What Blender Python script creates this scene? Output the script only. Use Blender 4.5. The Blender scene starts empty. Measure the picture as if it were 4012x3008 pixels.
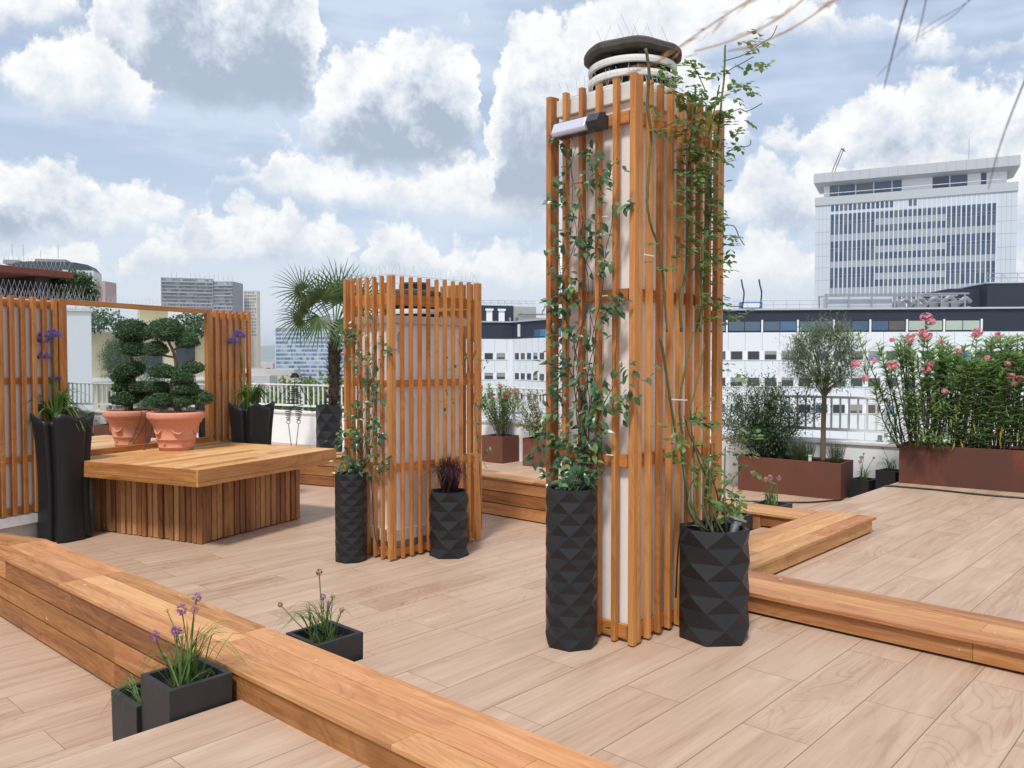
import bpy, bmesh, math, random
from mathutils import Vector, Matrix, noise as mnoise
R = math.radians
sc = bpy.context.scene
rng = random.Random(11)

# ------------------------------------------------------------------ camera
cam_d = bpy.data.cameras.new("camera")
cam = bpy.data.objects.new("camera", cam_d)
sc.collection.objects.link(cam)
cam.location = (0, 0, 1.56)
cam.rotation_euler = (R(90 - 1.783), 0, R(42.794 - 90))
cam_d.sensor_width = 36.0
cam_d.lens = 28.82
cam_d.clip_start = 0.05
cam_d.clip_end = 20000
cam_d.dof.use_dof = True
cam_d.dof.focus_distance = 6.5
cam_d.dof.aperture_fstop = 9.0
sc.camera = cam

# ------------------------------------------------------------------ exposure
sc.view_settings.view_transform = 'Standard'
sc.view_settings.look = 'None'
sc.view_settings.exposure = 0.15
sc.view_settings.gamma = 1.0
sc.view_settings.use_curve_mapping = False
sc.render.engine = 'CYCLES'
sc.cycles.max_bounces = 8
sc.cycles.diffuse_bounces = 4
sc.cycles.glossy_bounces = 4
sc.cycles.transparent_max_bounces = 8
sc.cycles.use_denoising = True

# ------------------------------------------------------------------ node helper
class NT:
    def __init__(s, tree):
        s.t = tree
    def n(s, typ, **kw):
        nd = s.t.nodes.new(typ)
        for k, v in kw.items():
            setattr(nd, k, v)
        return nd
    def put(s, sock, v):
        if v is None:
            return
        if isinstance(v, bpy.types.NodeSocket):
            s.t.links.new(v, sock)
        elif isinstance(v, (tuple, list)) and len(v) == 3 and sock.type == 'RGBA':
            sock.default_value = (*v, 1)
        else:
            sock.default_value = v
    def m(s, op, a, b=None, c=None, clamp=False):
        nd = s.n('ShaderNodeMath', operation=op, use_clamp=clamp)
        s.put(nd.inputs[0], a); s.put(nd.inputs[1], b); s.put(nd.inputs[2], c)
        return nd.outputs[0]
    def v(s, op, a, b=None, c=None):
        nd = s.n('ShaderNodeVectorMath', operation=op)
        s.put(nd.inputs[0], a); s.put(nd.inputs[1], b)
        if c is not None:
            if op == 'SCALE': s.put(nd.inputs[3], c)
            else: s.put(nd.inputs[2], c)
        return nd.outputs[1] if op in ('LENGTH', 'DOT_PRODUCT', 'DISTANCE') else nd.outputs[0]
    def sep(s, v):
        nd = s.n('ShaderNodeSeparateXYZ'); s.put(nd.inputs[0], v); return nd.outputs
    def comb(s, x=0., y=0., z=0.):
        nd = s.n('ShaderNodeCombineXYZ')
        s.put(nd.inputs[0], x); s.put(nd.inputs[1], y); s.put(nd.inputs[2], z)
        return nd.outputs[0]
    def noise(s, vec, scale, detail=3., rough=.5, dist=0., out=0, dim='3D', w=None):
        nd = s.n('ShaderNodeTexNoise', noise_dimensions=dim)
        if vec is not None: s.put(nd.inputs['Vector'], vec)
        if w is not None: s.put(nd.inputs['W'], w)
        nd.inputs['Scale'].default_value = scale; nd.inputs['Detail'].default_value = detail
        nd.inputs['Roughness'].default_value = rough; nd.inputs['Distortion'].default_value = dist
        return nd.outputs[out]
    def mr(s, v, a, b, c=0., d=1., smooth=False):
        nd = s.n('ShaderNodeMapRange', interpolation_type='SMOOTHSTEP' if smooth else 'LINEAR')
        for i, q in enumerate((v, a, b, c, d)): s.put(nd.inputs[i], q)
        return nd.outputs[0]
    def mix(s, f, a, b, blend='MIX'):
        nd = s.n('ShaderNodeMix', data_type='RGBA', blend_type=blend)
        s.put(nd.inputs[0], f); s.put(nd.inputs[6], a); s.put(nd.inputs[7], b)
        return nd.outputs[2]
    def ramp(s, f, stops, interp='LINEAR'):
        nd = s.n('ShaderNodeValToRGB'); nd.color_ramp.interpolation = interp
        e = nd.color_ramp.elements
        while len(e) < len(stops): e.new(0.5)
        for q, (p, c) in zip(e, stops):
            q.position = p; q.color = (*c, 1)
        s.put(nd.inputs[0], f)
        return nd.outputs[0]

def srgb(r, g, b):
    f = lambda c: (c/255/12.92) if c/255 <= .04045 else ((c/255+.055)/1.055)**2.4
    return (f(r), f(g), f(b))

SUN_AZ, SUN_EL = 205.0, 58.0          # world azimuth of the sun (from +X towards +Y), elevation

# ------------------------------------------------------------------ sky: Nishita air with banks of cumulus laid out by azimuth and elevation
world = bpy.data.worlds.new("World"); sc.world = world; world.use_nodes = True
wt = world.node_tree; wt.nodes.clear(); W = NT(wt)
# each bank, far to near: (azimuth 0..1 over 90 degrees round the view, base elevation / 40, top elevation / 40, greyness)
BANKS = [[(0.0968,0.1126,0.1511,0.50),(0.1616,0.1204,0.1581,0.45),(0.1779,0.1326,0.1708,0.40),(0.1862,0.1230,0.1790,0.30),(0.1960,0.1240,0.1839,0.30),(0.2043,0.1320,0.1533,0.30),(0.2129,0.1329,0.1436,0.30),(0.2189,0.1263,0.1765,0.50),(0.2384,0.1462,0.2063,0.60),(0.2583,0.1518,0.2250,0.65),(0.2624,0.1559,0.2560,0.70),(0.2724,0.1568,0.2633,0.70),(0.2818,0.1577,0.2391,0.70),(0.2946,0.1588,0.2577,0.70),(0.3076,0.1598,0.2652,0.72),(0.3240,0.1610,0.2613,0.70),(0.3406,0.1660,0.2481,0.65),(0.3643,0.1675,0.2457,0.60),(0.3762,0.1681,0.2145,0.50),(0.3830,0.1685,0.1685,0.40),(0.3866,0.1530,0.2290,0.50),(0.4023,0.1497,0.2361,0.55),(0.4198,0.1464,0.2354,0.55),(0.4410,0.1469,0.2176,0.50),(0.4498,0.1471,0.1826,0.40),(0.4569,0.1313,0.2024,0.45),(0.4837,0.1276,0.2091,0.45),(0.5266,0.1235,0.2027,0.40),(0.6594,0.1198,0.1660,0.40),(0.6792,0.1188,0.2176,0.40),(0.7053,0.1173,0.2074,0.40),(0.7371,0.1152,0.1597,0.40)],
[(0.0980,0.1639,0.2897,0.80),(0.1469,0.1760,0.2976,0.85),(0.1626,0.1806,0.3006,0.85),(0.1787,0.1846,0.2948,0.85),(0.1953,0.1886,0.2894,0.80),(0.2094,0.1964,0.2746,0.75),(0.2255,0.2059,0.2876,0.70),(0.2403,0.2152,0.2765,0.65),(0.2514,0.2254,0.2685,0.55),(0.2574,0.2321,0.2429,0.40),(0.2645,0.2331,0.2258,0.30),(0.2757,0.2782,0.2782,0.30),(0.2852,0.2869,0.2999,0.35),(0.3014,0.2834,0.3219,0.45),(0.3161,0.2766,0.3386,0.50),(0.3244,0.2665,0.3636,0.55),(0.3376,0.2642,0.3598,0.55),(0.3544,0.2584,0.3402,0.55),(0.3782,0.2566,0.3243,0.55),(0.4129,0.2512,0.3159,0.55),(0.4447,0.2449,0.3327,0.55),(0.4660,0.2416,0.3484,0.60),(0.5266,0.2340,0.3486,0.60),(0.6589,0.2346,0.2870,0.50),(0.6721,0.2258,0.3222,0.55),(0.6885,0.2166,0.3379,0.60),(0.7047,0.2074,0.3281,0.65),(0.7238,0.2016,0.3283,0.65),(0.7665,0.1962,0.3405,0.60),(0.8097,0.1934,0.3365,0.60),(0.8654,0.1838,0.3139,0.60)],
[(0.3376,0.3598,0.3598,0.30),(0.3472,0.3827,0.4219,0.35),(0.3548,0.3475,0.4581,0.70),(0.3634,0.3264,0.4918,0.85),(0.3787,0.3191,0.5064,0.95),(0.3925,0.3158,0.5205,1.00),(0.4169,0.3161,0.5355,1.00),(0.4326,0.3185,0.5274,1.00),(0.4449,0.3236,0.5324,1.00),(0.4608,0.3333,0.5292,0.90),(0.4689,0.3634,0.5109,0.70),(0.4739,0.4042,0.4796,0.50),(0.4767,0.4079,0.4188,0.40),(0.4788,0.3487,0.3711,0.50),(0.4824,0.2805,0.4334,0.70),(0.4892,0.2651,0.4799,0.85),(0.4980,0.2574,0.5424,0.90),(0.5158,0.2535,0.5625,0.95),(0.5511,0.2489,0.5744,0.90),(0.5862,0.2551,0.5780,0.80),(0.6208,0.2907,0.5335,0.60),(0.6583,0.3385,0.4663,0.45),(0.6851,0.3564,0.3635,0.30),(0.7013,0.3322,0.3805,0.50),(0.7173,0.3188,0.3613,0.60),(0.7250,0.3138,0.3993,0.65),(0.7481,0.3081,0.4096,0.70),(0.7675,0.3056,0.4265,0.72),(0.7864,0.3049,0.4340,0.75),(0.8118,0.3057,0.4270,0.75),(0.8283,0.3048,0.4074,0.70),(0.8645,0.2947,0.4201,0.70)],
[(0.0865,0.4357,0.5232,0.50),(0.1646,0.4766,0.5578,0.50),(0.1834,0.4878,0.5544,0.45),(0.1948,0.5046,0.5352,0.30),(0.1986,0.5184,0.5184,0.20),(0.2012,0.4883,0.5377,0.50),(0.2063,0.4584,0.5758,0.70),(0.2203,0.4173,0.6051,0.85),(0.2410,0.3997,0.6307,0.95),(0.2777,0.3969,0.6494,1.00),(0.3127,0.3997,0.6598,1.00),(0.3388,0.4056,0.6481,0.95),(0.3505,0.4223,0.5814,0.80),(0.3561,0.4617,0.5431,0.50),(0.3597,0.5069,0.5170,0.30),(0.3624,0.4971,0.4971,0.20),(0.4839,0.5524,0.5524,0.20),(0.4860,0.5409,0.5585,0.30),(0.5016,0.5287,0.5600,0.40),(0.5264,0.5214,0.5555,0.40),(0.5687,0.4983,0.6059,0.50),(0.6206,0.4720,0.6122,0.50),(0.6710,0.5046,0.6023,0.40),(0.7035,0.5106,0.5816,0.35),(0.7654,0.4997,0.5251,0.30),(0.7946,0.4519,0.4899,0.30),(0.8225,0.4422,0.4672,0.30),(0.8742,0.4401,0.4461,0.30)],
[(0.0986,0.3690,0.3630,0.30),(0.1479,0.4033,0.4188,0.35),(0.1528,0.3893,0.4502,0.40),(0.1613,0.3699,0.4682,0.50),(0.1678,0.3624,0.4647,0.50),(0.1760,0.3597,0.4777,0.55),(0.1883,0.3608,0.4799,0.55),(0.2037,0.3652,0.4893,0.50),(0.2165,0.3713,0.4862,0.45),(0.2251,0.3757,0.4647,0.35),(0.2338,0.3745,0.4413,0.30),(0.2396,0.3760,0.4165,0.25),(0.2455,0.3945,0.3911,0.20),(0.2606,0.3879,0.3741,0.20),(0.2730,0.3657,0.3685,0.10),(0.2823,0.3648,0.3507,0.10)]]
tc = W.n('ShaderNodeTexCoord')
dr = tc.outputs['Generated']
dx, dy, dz = W.sep(dr)
az = W.m('MULTIPLY', W.m('ARCTAN2', W.m('ADD', W.m('MULTIPLY', dx, .67937), W.m('MULTIPLY', dy, -.73380)),
                         W.m('ADD', W.m('MULTIPLY', dx, .73380), W.m('MULTIPLY', dy, .67937))), 57.2958)
el = W.m('MULTIPLY', W.m('ARCSINE', dz), 57.2958)
P = W.comb(az, el, 0.)
def n2(v, scale, det, rough, out=0):
    return W.noise(v, scale, det, rough, 0., out, '2D')
warp = W.v('SUBTRACT', n2(P, .55, 5., .62, 1), (.5, .5, .5))
PW = W.v('ADD', P, W.v('MULTIPLY', warp, (2.6, 1.9, 0.)))
def vor(scale):
    vo = W.n('ShaderNodeTexVoronoi', voronoi_dimensions='2D', feature='SMOOTH_F1')
    vo.inputs['Scale'].default_value = scale; vo.inputs['Smoothness'].default_value = .25
    W.put(vo.inputs['Vector'], PW)
    return vo.outputs['Distance']
v1 = vor(.42); v2 = vor(1.15)
body = n2(W.v('ADD', P, (7., 3., 0.)), .30, 6., .62)
lump = W.m('ADD', W.m('MULTIPLY', W.m('SUBTRACT', .42, v1), 1.9), W.m('MULTIPLY', W.m('SUBTRACT', .42, v2), .85))
fine = W.m('SUBTRACT', n2(P, 2.4, 5., .65), .5)
aw, ew, _ = W.sep(PW)
u = W.m('ADD', W.m('DIVIDE', aw, 90.), .5)
elw = W.m('DIVIDE', W.m('SUBTRACT', W.m('SUBTRACT', ew, lump), W.m('MULTIPLY', fine, 1.1)), 40.)   # lumps raise the tops
elb = W.m('DIVIDE', W.m('ADD', el, W.m('MULTIPLY', W.sep(warp)[1], 2.2)), 40.)

sky = W.n('ShaderNodeTexSky', sky_type='NISHITA'); sky.sun_disc = False
sky.sun_elevation = R(SUN_EL); sky.sun_rotation = R(90 - SUN_AZ)
sky.altitude = 100; sky.air_density = 1.0; sky.dust_density = 1.2; sky.ozone_density = 1.0
air = W.v('SCALE', sky.outputs[0], None, .12)
veil = n2(W.v('MULTIPLY', P, (.05, .22, 0.)), 1.0, 4., .6)
veil = W.mr(veil, .36, .66, .50, .90, True)
veil = W.m('MAXIMUM', veil, W.mr(el, 1., 17., 1., 0., True), clamp=True)
col = W.mix(veil, air, W.mix(W.mr(el, 0., 16., 0., 1.), (.78, .83, .895), (.62, .715, .86)))

inner = W.mr(W.m('ABSOLUTE', az), 41., 45., 1., 0., True)
inner = W.m('MULTIPLY', inner, W.mr(el, 27., 34., 1., 0., True))
CR = [(0., (.97, .965, .95)), (.22, (.865, .88, .895)), (.48, (.71, .755, .82)), (.75, (.53, .595, .70)), (1., (.40, .475, .585))]
for i, bank in enumerate(BANKS):
    rp = W.n('ShaderNodeValToRGB'); e = rp.color_ramp.elements
    rp.color_ramp.interpolation = 'EASE'
    while len(e) < len(bank): e.new(.5)
    for q, (p_, b_, t_, k_) in zip(e, bank):
        q.position = p_
    for q, (p_, b_, t_, k_) in zip(e, bank):
        q.color = (b_ + .2, t_ + .2, k_, 1)
    W.put(rp.inputs[0], u)
    sp = W.n('ShaderNodeSeparateColor'); W.put(sp.inputs[0], rp.outputs[0])
    b = W.m('SUBTRACT', sp.outputs[0], .2); t = W.m('SUBTRACT', sp.outputs[1], .2); k = sp.outputs[2]
    dtop = W.m('MULTIPLY', W.m('SUBTRACT', t, elw), 40.)          # degrees below the top
    dbot = W.m('MULTIPLY', W.m('SUBTRACT', elb, b), 40.)          # degrees above the base
    mask = W.m('MULTIPLY', W.mr(dtop, -.15, 1.0, 0., 1., True), W.mr(dbot, -.6, 1.1, 0., 1., True))
    mask = W.m('MULTIPLY', mask, inner)
    g = W.mr(W.m('ADD', dtop, W.m('MULTIPLY', W.m('SUBTRACT', body, .45), 11.)), .4, 7.5, 0., 1.)
    g = W.m('MULTIPLY', g, W.mr(dbot, 0., 11., 1.22, .50))
    g = W.m('ADD', g, W.m('MULTIPLY', W.m('SUBTRACT', body, .5), .75))
    g = W.m('MULTIPLY', W.m('ADD', g, W.m('MULTIPLY', fine, .34)), k)
    g = W.m('ADD', g, W.m('MULTIPLY', W.m('SUBTRACT', v2, .34), .13), clamp=True)
    col = W.mix(W.m('MULTIPLY', mask, .97), col, W.ramp(g, CR))
# the rest of the sky, overhead and behind: loose heaps
gen = W.noise(W.v('MULTIPLY', dr, (1., 1., 1.6)), 2.6, 5., .58)
gm = W.m('MULTIPLY', W.mr(gen, .47, .53, 0., 1., True), W.m('SUBTRACT', 1., inner))
gcol = W.ramp(W.mr(gen, .5, .66), CR)
col = W.mix(gm, col, gcol)
bg = W.n('ShaderNodeBackground'); W.put(bg.inputs[0], col); bg.inputs[1].default_value = 1.0
wo = W.n('ShaderNodeOutputWorld'); wt.links.new(bg.outputs[0], wo.inputs[0])
world.cycles.sampling_method = 'MANUAL'; world.cycles.sample_map_resolution = 512

sun_d = bpy.data.lights.new("sun", 'SUN'); sun_d.energy = 3.0; sun_d.angle = R(9); sun_d.color = (1., .965, .91)
sun = bpy.data.objects.new("sun", sun_d); sc.collection.objects.link(sun)
sv = Vector((math.cos(R(SUN_EL))*math.cos(R(SUN_AZ)), math.cos(R(SUN_EL))*math.sin(R(SUN_AZ)), math.sin(R(SUN_EL))))
sun.rotation_euler = sv.to_track_quat('Z', 'Y').to_euler()

# ------------------------------------------------------------------ builder
FH = Vector((.73380, .67937, 0)); RT = Vector((.67937, -.73380, 0))      # away from / to the right of the viewer
L0, B = -.33, .138                                                       # lower terrace level, top of the timber kerbs
COL = sc.collection
def fr(base, lat, z, dep=0.):
    b = Vector(base); return b + RT*lat + FH*dep + Vector((0, 0, z))

class MB:
    def __init__(s):
        s.v = []; s.f = []; s.uv = []; s.mi = []
    def face(s, pts, uv=None, mi=0):
        i = len(s.v); s.v += [tuple(p) for p in pts]
        s.f.append(tuple(range(i, i+len(pts))))
        s.uv += uv if uv else [(0, 0)]*len(pts); s.mi.append(mi)
    def grid(s, rows, closed=True, cap0=False, cap1=False, mi=0, vscale=1.):
        i = len(s.v); n = len(rows[0])
        for r in rows: s.v += [tuple(p) for p in r]
        m = n if closed else n-1
        for a in range(len(rows)-1):
            for k in range(m):
                k2 = (k+1) % n
                s.f.append((i+a*n+k, i+a*n+k2, i+(a+1)*n+k2, i+(a+1)*n+k)); s.mi.append(mi)
                s.uv += [(k/n, a*vscale), ((k+1)/n, a*vscale), ((k+1)/n, (a+1)*vscale), (k/n, (a+1)*vscale)]
        if cap0: s.f.append(tuple(i+k for k in reversed(range(n)))); s.mi.append(mi); s.uv += [(0, 0)]*n
        if cap1:
            j = i+(len(rows)-1)*n; s.f.append(tuple(j+k for k in range(n))); s.mi.append(mi); s.uv += [(0, 0)]*n
    def hexa(s, b, t, axis=None, mi=0):
        """box from 4 bottom and 4 top corners (same order, counter-clockwise); u runs along the longest edge"""
        b = [Vector(p) for p in b]; t = [Vector(p) for p in t]
        dx, dy, dz = (b[1]-b[0]).length, (b[3]-b[0]).length, (t[0]-b[0]).length
        ou, ov = rng.random()*7, rng.random()*7
        P = b+t; i = len(s.v); s.v += [tuple(p) for p in P]
        loc = [(0, 0, 0), (dx, 0, 0), (dx, dy, 0), (0, dy, 0), (0, 0, dz), (dx, 0, dz), (dx, dy, dz), (0, dy, dz)]
        L = axis if axis is not None else max(range(3), key=lambda k: (dx, dy, dz)[k])
        for q in ((3, 2, 1, 0), (4, 5, 6, 7), (0, 1, 5, 4), (1, 2, 6, 5), (2, 3, 7, 6), (3, 0, 4, 7)):
            s.f.append(tuple(i+k for k in q)); s.mi.append(mi)
            for k in q:
                c = loc[k]; o = [c[w] for w in range(3) if w != L]
                s.uv.append((c[L]+ou, o[0]+o[1]+ov))
    def box(s, c, size, rz=0., axis=None, mi=0):
        c = Vector(c); hx, hy, hz = size[0]/2, size[1]/2, size[2]/2
        ca, sa = math.cos(rz), math.sin(rz)
        def p(x, y, z): return c + Vector((x*ca-y*sa, x*sa+y*ca, z))
        s.hexa([p(-hx, -hy, -hz), p(hx, -hy, -hz), p(hx, hy, -hz), p(-hx, hy, -hz)],
               [p(-hx, -hy, hz), p(hx, -hy, hz), p(hx, hy, hz), p(-hx, hy, hz)], axis, mi)
    def box2(s, x0, x1, y0, y1, z0, z1, **k):
        s.box(((x0+x1)/2, (y0+y1)/2, (z0+z1)/2), (x1-x0, y1-y0, z1-z0), **k)
    def obox(s, o, u, w, a0, a1, b0, b1, z0, z1, **k):
        """box in a frame: origin o, unit axes u and w"""
        q = lambda a, b, z: o + u*a + w*b + Vector((0, 0, z))
        pts = [(a0, b0), (a1, b0), (a1, b1), (a0, b1)]
        if u.x*w.y-u.y*w.x < 0: pts.reverse()
        s.hexa([q(a, b, z0) for a, b in pts], [q(a, b, z1) for a, b in pts], **k)
    def tube(s, pts, rad, n=6, cap=True, mi=0):
        pts = [Vector(p) for p in pts]
        if not isinstance(rad, (list, tuple)): rad = [rad]*len(pts)
        rows = []; up = None
        for i, p in enumerate(pts):
            d = (pts[min(i+1, len(pts)-1)]-pts[max(i-1, 0)])
            if d.length < 1e-9: d = Vector((0, 0, 1))
            d.normalize()
            if up is None: up = Vector((0, 0, 1)) if abs(d.z) < .9 else Vector((1, 0, 0))
            a = d.cross(up)
            if a.length < 1e-6: a = d.orthogonal()
            a.normalize(); b = a.cross(d); up = b
            rows.append([p + (a*math.cos(2*math.pi*k/n)+b*math.sin(2*math.pi*k/n))*rad[i] for k in range(n)])
        s.grid(rows, True, cap, cap, mi, .05)
    def lathe(s, c, prof, n=48, mi=0, cap0=False, cap1=False):
        c = Vector(c)
        s.grid([[c+Vector((r*math.cos(2*math.pi*k/n), r*math.sin(2*math.pi*k/n), z)) for k in range(n)] for r, z in prof], True, cap0, cap1, mi, .1)
    def prism(s, poly, z0, z1, mi=0):
        n = len(poly)
        bt = [Vector((x, y, z0)) for x, y in poly]; tp = [Vector((x, y, z1)) for x, y in poly]
        s.face(tp, [(p.x, p.y) for p in tp], mi); s.face(list(reversed(bt)), [(p.x, p.y) for p in reversed(bt)], mi)
        for k in range(n):
            k2 = (k+1) % n; L = (bt[k2]-bt[k]).length
            s.face([bt[k], bt[k2], tp[k2], tp[k]], [(0, z0), (L, z0), (L, z1), (0, z1)], mi)
    def oval(s, p, d, nrm, L, w, fold=.25, curl=.2, mi=0):
        """a rounded, pointed leaf in two folded halves"""
        d = d.normalized(); sd = d.cross(nrm)
        if sd.length < 1e-5: sd = d.orthogonal()
        sd.normalize(); up = sd.cross(d); i = len(s.v)
        q = lambda t, e: tuple(p+d*L*t+sd*w*e*.5+up*(w*fold*abs(e)-L*curl*t*t))
        T = ((.22, .66), (.48, 1.), (.76, .62))
        s.v += [q(0, 0)]+[q(t, 0) for t, _ in T]+[q(1., 0)]+[q(t, e) for t, e in T]+[q(t, -e) for t, e in T]
        for a, b in ((5, -1), (8, 1)):
            F = [(0, a, 1), (1, a, a+1, 2), (2, a+1, a+2, 3), (3, a+2, 4)]
            for f in F:
                f = f if b > 0 else f[::-1]
                s.f.append(tuple(i+k for k in f)); s.mi.append(mi)
                s.uv += [((.5 if k < 5 else (1. if k > 7 else 0.)), .5) for k in f]
    def leaf(s, p, d, nrm, L, w, fold=.25, curl=.2, mi=0, tip=.62):
        """a leaf of two folded halves: p base, d direction, nrm the face it shows"""
        d = d.normalized(); sd = d.cross(nrm)
        if sd.length < 1e-5: sd = d.orthogonal()
        sd.normalize(); up = sd.cross(d)
        m = p + d*L*.45 - up*L*curl*.1; e = p + d*L - up*L*curl
        l = p + d*L*.42 + sd*w*.5 + up*w*fold; r = p + d*L*.42 - sd*w*.5 + up*w*fold
        i = len(s.v); s.v += [tuple(q) for q in (p, r, e, l, m)]
        s.f += [(i, i+1, i+4), (i+1, i+2, i+4), (i+4, i+2, i+3), (i, i+4, i+3)]; s.mi += [mi]*4
        s.uv += [(.5, 0), (1, .5), (.5, .5), (1, .5), (.5, 1), (.5, .5), (.5, .5), (.5, 1), (0, .5), (.5, 0), (.5, .5), (0, .5)]
    def blade(s, pts, w0, w1, side=None, mi=0):
        """a strap leaf along points"""
        pts = [Vector(p) for p in pts]; n = len(pts); i = len(s.v)
        for k, p in enumerate(pts):
            d = pts[min(k+1, n-1)]-pts[max(k-1, 0)]
            sd = side if side is not None else d.cross(Vector((0, 0, 1)))
            if sd.length < 1e-6: sd = Vector((1, 0, 0))
            sd = sd.normalized(); w = w0+(w1-w0)*(k/(n-1))**1.6
            up = sd.cross(d.normalized())
            s.v += [tuple(p-sd*w/2+up*w*.18), tuple(p), tuple(p+sd*w/2+up*w*.18)]
        for k in range(n-1):
            for q in range(2):
                a = i+3*k+q; s.f.append((a, a+1, a+4, a+3)); s.mi.append(mi)
                s.uv += [(q/2, k/(n-1)), ((q+1)/2, k/(n-1)), ((q+1)/2, (k+1)/(n-1)), (q/2, (k+1)/(n-1))]
    def build(s, name, mat, parent=None, smooth=False, bevel=0., seg=2):
        me = bpy.data.meshes.new(name); me.from_pydata(s.v, [], s.f)
        ul = me.uv_layers.new(name="UVMap")
        ul.data.foreach_set('uv', [c for q in s.uv for c in q])
        for m in (mat if isinstance(mat, (list, tuple)) else [mat]): me.materials.append(m)
        me.polygons.foreach_set('material_index', s.mi)
        if smooth: me.polygons.foreach_set('use_smooth', [True]*len(s.f))
        me.update()
        o = bpy.data.objects.new(name, me); COL.objects.link(o)
        if parent is not None: attach(o, parent)
        if bevel:
            b = o.modifiers.new('bevel', 'BEVEL'); b.width = bevel; b.segments = seg; b.limit_method = 'ANGLE'; b.angle_limit = R(40)
        return o

def wmat(o):
    m = Matrix.Translation(o.location) @ o.rotation_euler.to_matrix().to_4x4()
    return wmat(o.parent) @ o.matrix_parent_inverse @ m if o.parent else m
def attach(o, parent):
    o.parent = parent; o.matrix_parent_inverse = wmat(parent).inverted()
def tag(o, label=None, cat=None, group=None, kind=None):
    if label: o['label'] = label
    if cat: o['category'] = cat
    if group: o['group'] = group
    if kind: o['kind'] = kind
    return o
def thing(name, label, cat, loc=(0, 0, 0), group=None):
    o = bpy.data.objects.new(name, None); COL.objects.link(o); o.location = loc
    o.empty_display_size = .1
    return tag(o, label, cat, group)
def copy_tree(o, parent=None, move=None):
    c = o.copy(); COL.objects.link(c)
    if parent is not None: c.parent = parent
    if move is not None: c.location = Vector(o.location)+Vector(move)
    for ch in list(o.children): copy_tree(ch, c)
    return c

# ------------------------------------------------------------------ materials
def newmat(name):
    m = bpy.data.materials.new(name); m.use_nodes = True
    t = m.node_tree; t.nodes.clear(); N = NT(t)
    b = N.n('ShaderNodeBsdfPrincipled'); o = N.n('ShaderNodeOutputMaterial')
    t.links.new(b.outputs[0], o.inputs[0])
    return m, N, b
def setb(N, b, **k):
    names = dict(col='Base Color', rough='Roughness', metal='Metallic', spec='Specular IOR Level', normal='Normal', sss='Subsurface Weight', trans='Transmission Weight', coat='Coat Weight', alpha='Alpha', sheen='Sheen Weight')
    for a, v in k.items(): N.put(b.inputs[names[a]], v)
def bump(N, h, strength=.3, dist=.01):
    nd = N.n('ShaderNodeBump'); nd.inputs['Strength'].default_value = strength; nd.inputs['Distance'].default_value = dist
    N.put(nd.inputs['Height'], h); return nd.outputs[0]
def rand(N):
    g = N.n('ShaderNodeNewGeometry'); oi = N.n('ShaderNodeObjectInfo')
    return N.m('FRACT', N.m('ADD', g.outputs['Random Per Island'], N.m('MULTIPLY', oi.outputs['Random'], 7.31)))

def wood(name, dark, mid, light, var=.5, rough=.5, grain=1., sat=1.0, stain=.0):
    m, N, b = newmat(name)
    uv = N.n('ShaderNodeUVMap').outputs[0]
    r = rand(N); r2 = N.m('FRACT', N.m('MULTIPLY', r, 17.37)); r3 = N.m('FRACT', N.m('MULTIPLY', r, 53.11))
    u, v, _ = N.sep(uv)
    vec = N.comb(N.m('ADD', u, N.m('MULTIPLY', r, 31.)), N.m('ADD', v, N.m('MULTIPLY', r2, 19.)), 0.)
    # long fibres, broad figure, and contour rings of a slow field for the cathedral figure
    fib = N.noise(N.v('MULTIPLY', vec, (1.6, 60., 1.)), 1.0, 4., .6, .3, dim='2D')
    fld = N.noise(N.v('MULTIPLY', vec, (.75, 4.2, 1.)), 1.0, 2., .5, .5, dim='2D')
    ring = N.m('SINE', N.m('MULTIPLY', fld, 95.))
    ring = N.mr(ring, .15, 1., 0., 1., True)
    brd = N.noise(N.v('MULTIPLY', vec, (1.1, 9., 1.)), 1.0, 4., .62, .8, dim='2D')
    mixv = N.m('ADD', N.m('MULTIPLY', fib, .42*grain), N.m('MULTIPLY', brd, .62))
    mixv = N.m('SUBTRACT', mixv, N.m('MULTIPLY', N.m('MULTIPLY', ring, fib), .16*grain))
    mixv = N.m('ADD', N.m('ADD', mixv, N.m('MULTIPLY', N.m('SUBTRACT', r, .5), var)), -.02)
    col = N.ramp(mixv, [(.15, dark), (.48, mid), (.82, light)])
    hue = N.n('ShaderNodeHueSaturation'); N.put(hue.inputs['Hue'], N.mr(r3, 0., 1., .496, .507)); hue.inputs['Saturation'].default_value = sat
    N.put(hue.inputs['Value'], N.mr(r2, 0., 1., 1.-.22*var, 1.+.18*var)); N.put(hue.inputs['Color'], col)
    col = hue.outputs[0]
    if stain:
        tc2 = N.n('ShaderNodeTexCoord').outputs['Object']
        st = N.noise(tc2, 2.3, 5., .65); col = N.mix(N.m('MULTIPLY', N.mr(st, .52, .7, 0., 1., True), stain), col, tuple(c*.55 for c in mid))
        wsp = N.noise(tc2, 17., 1., .3); col = N.mix(N.m('MULTIPLY', N.mr(wsp, .80, .83), .55), col, (.75, .72, .66))
        sp = N.noise(tc2, 60., 2., .5); col = N.mix(N.m('MULTIPLY', N.mr(sp, .70, .76), .4), col, tuple(c*.4 for c in dark))
    setb(N, b, col=col, rough=N.mr(fib, .2, .8, rough-.06, rough+.12), spec=.35, normal=bump(N, N.m('ADD', fib, N.m('MULTIPLY', ring, .3)), .22, .002))
    return m

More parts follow.
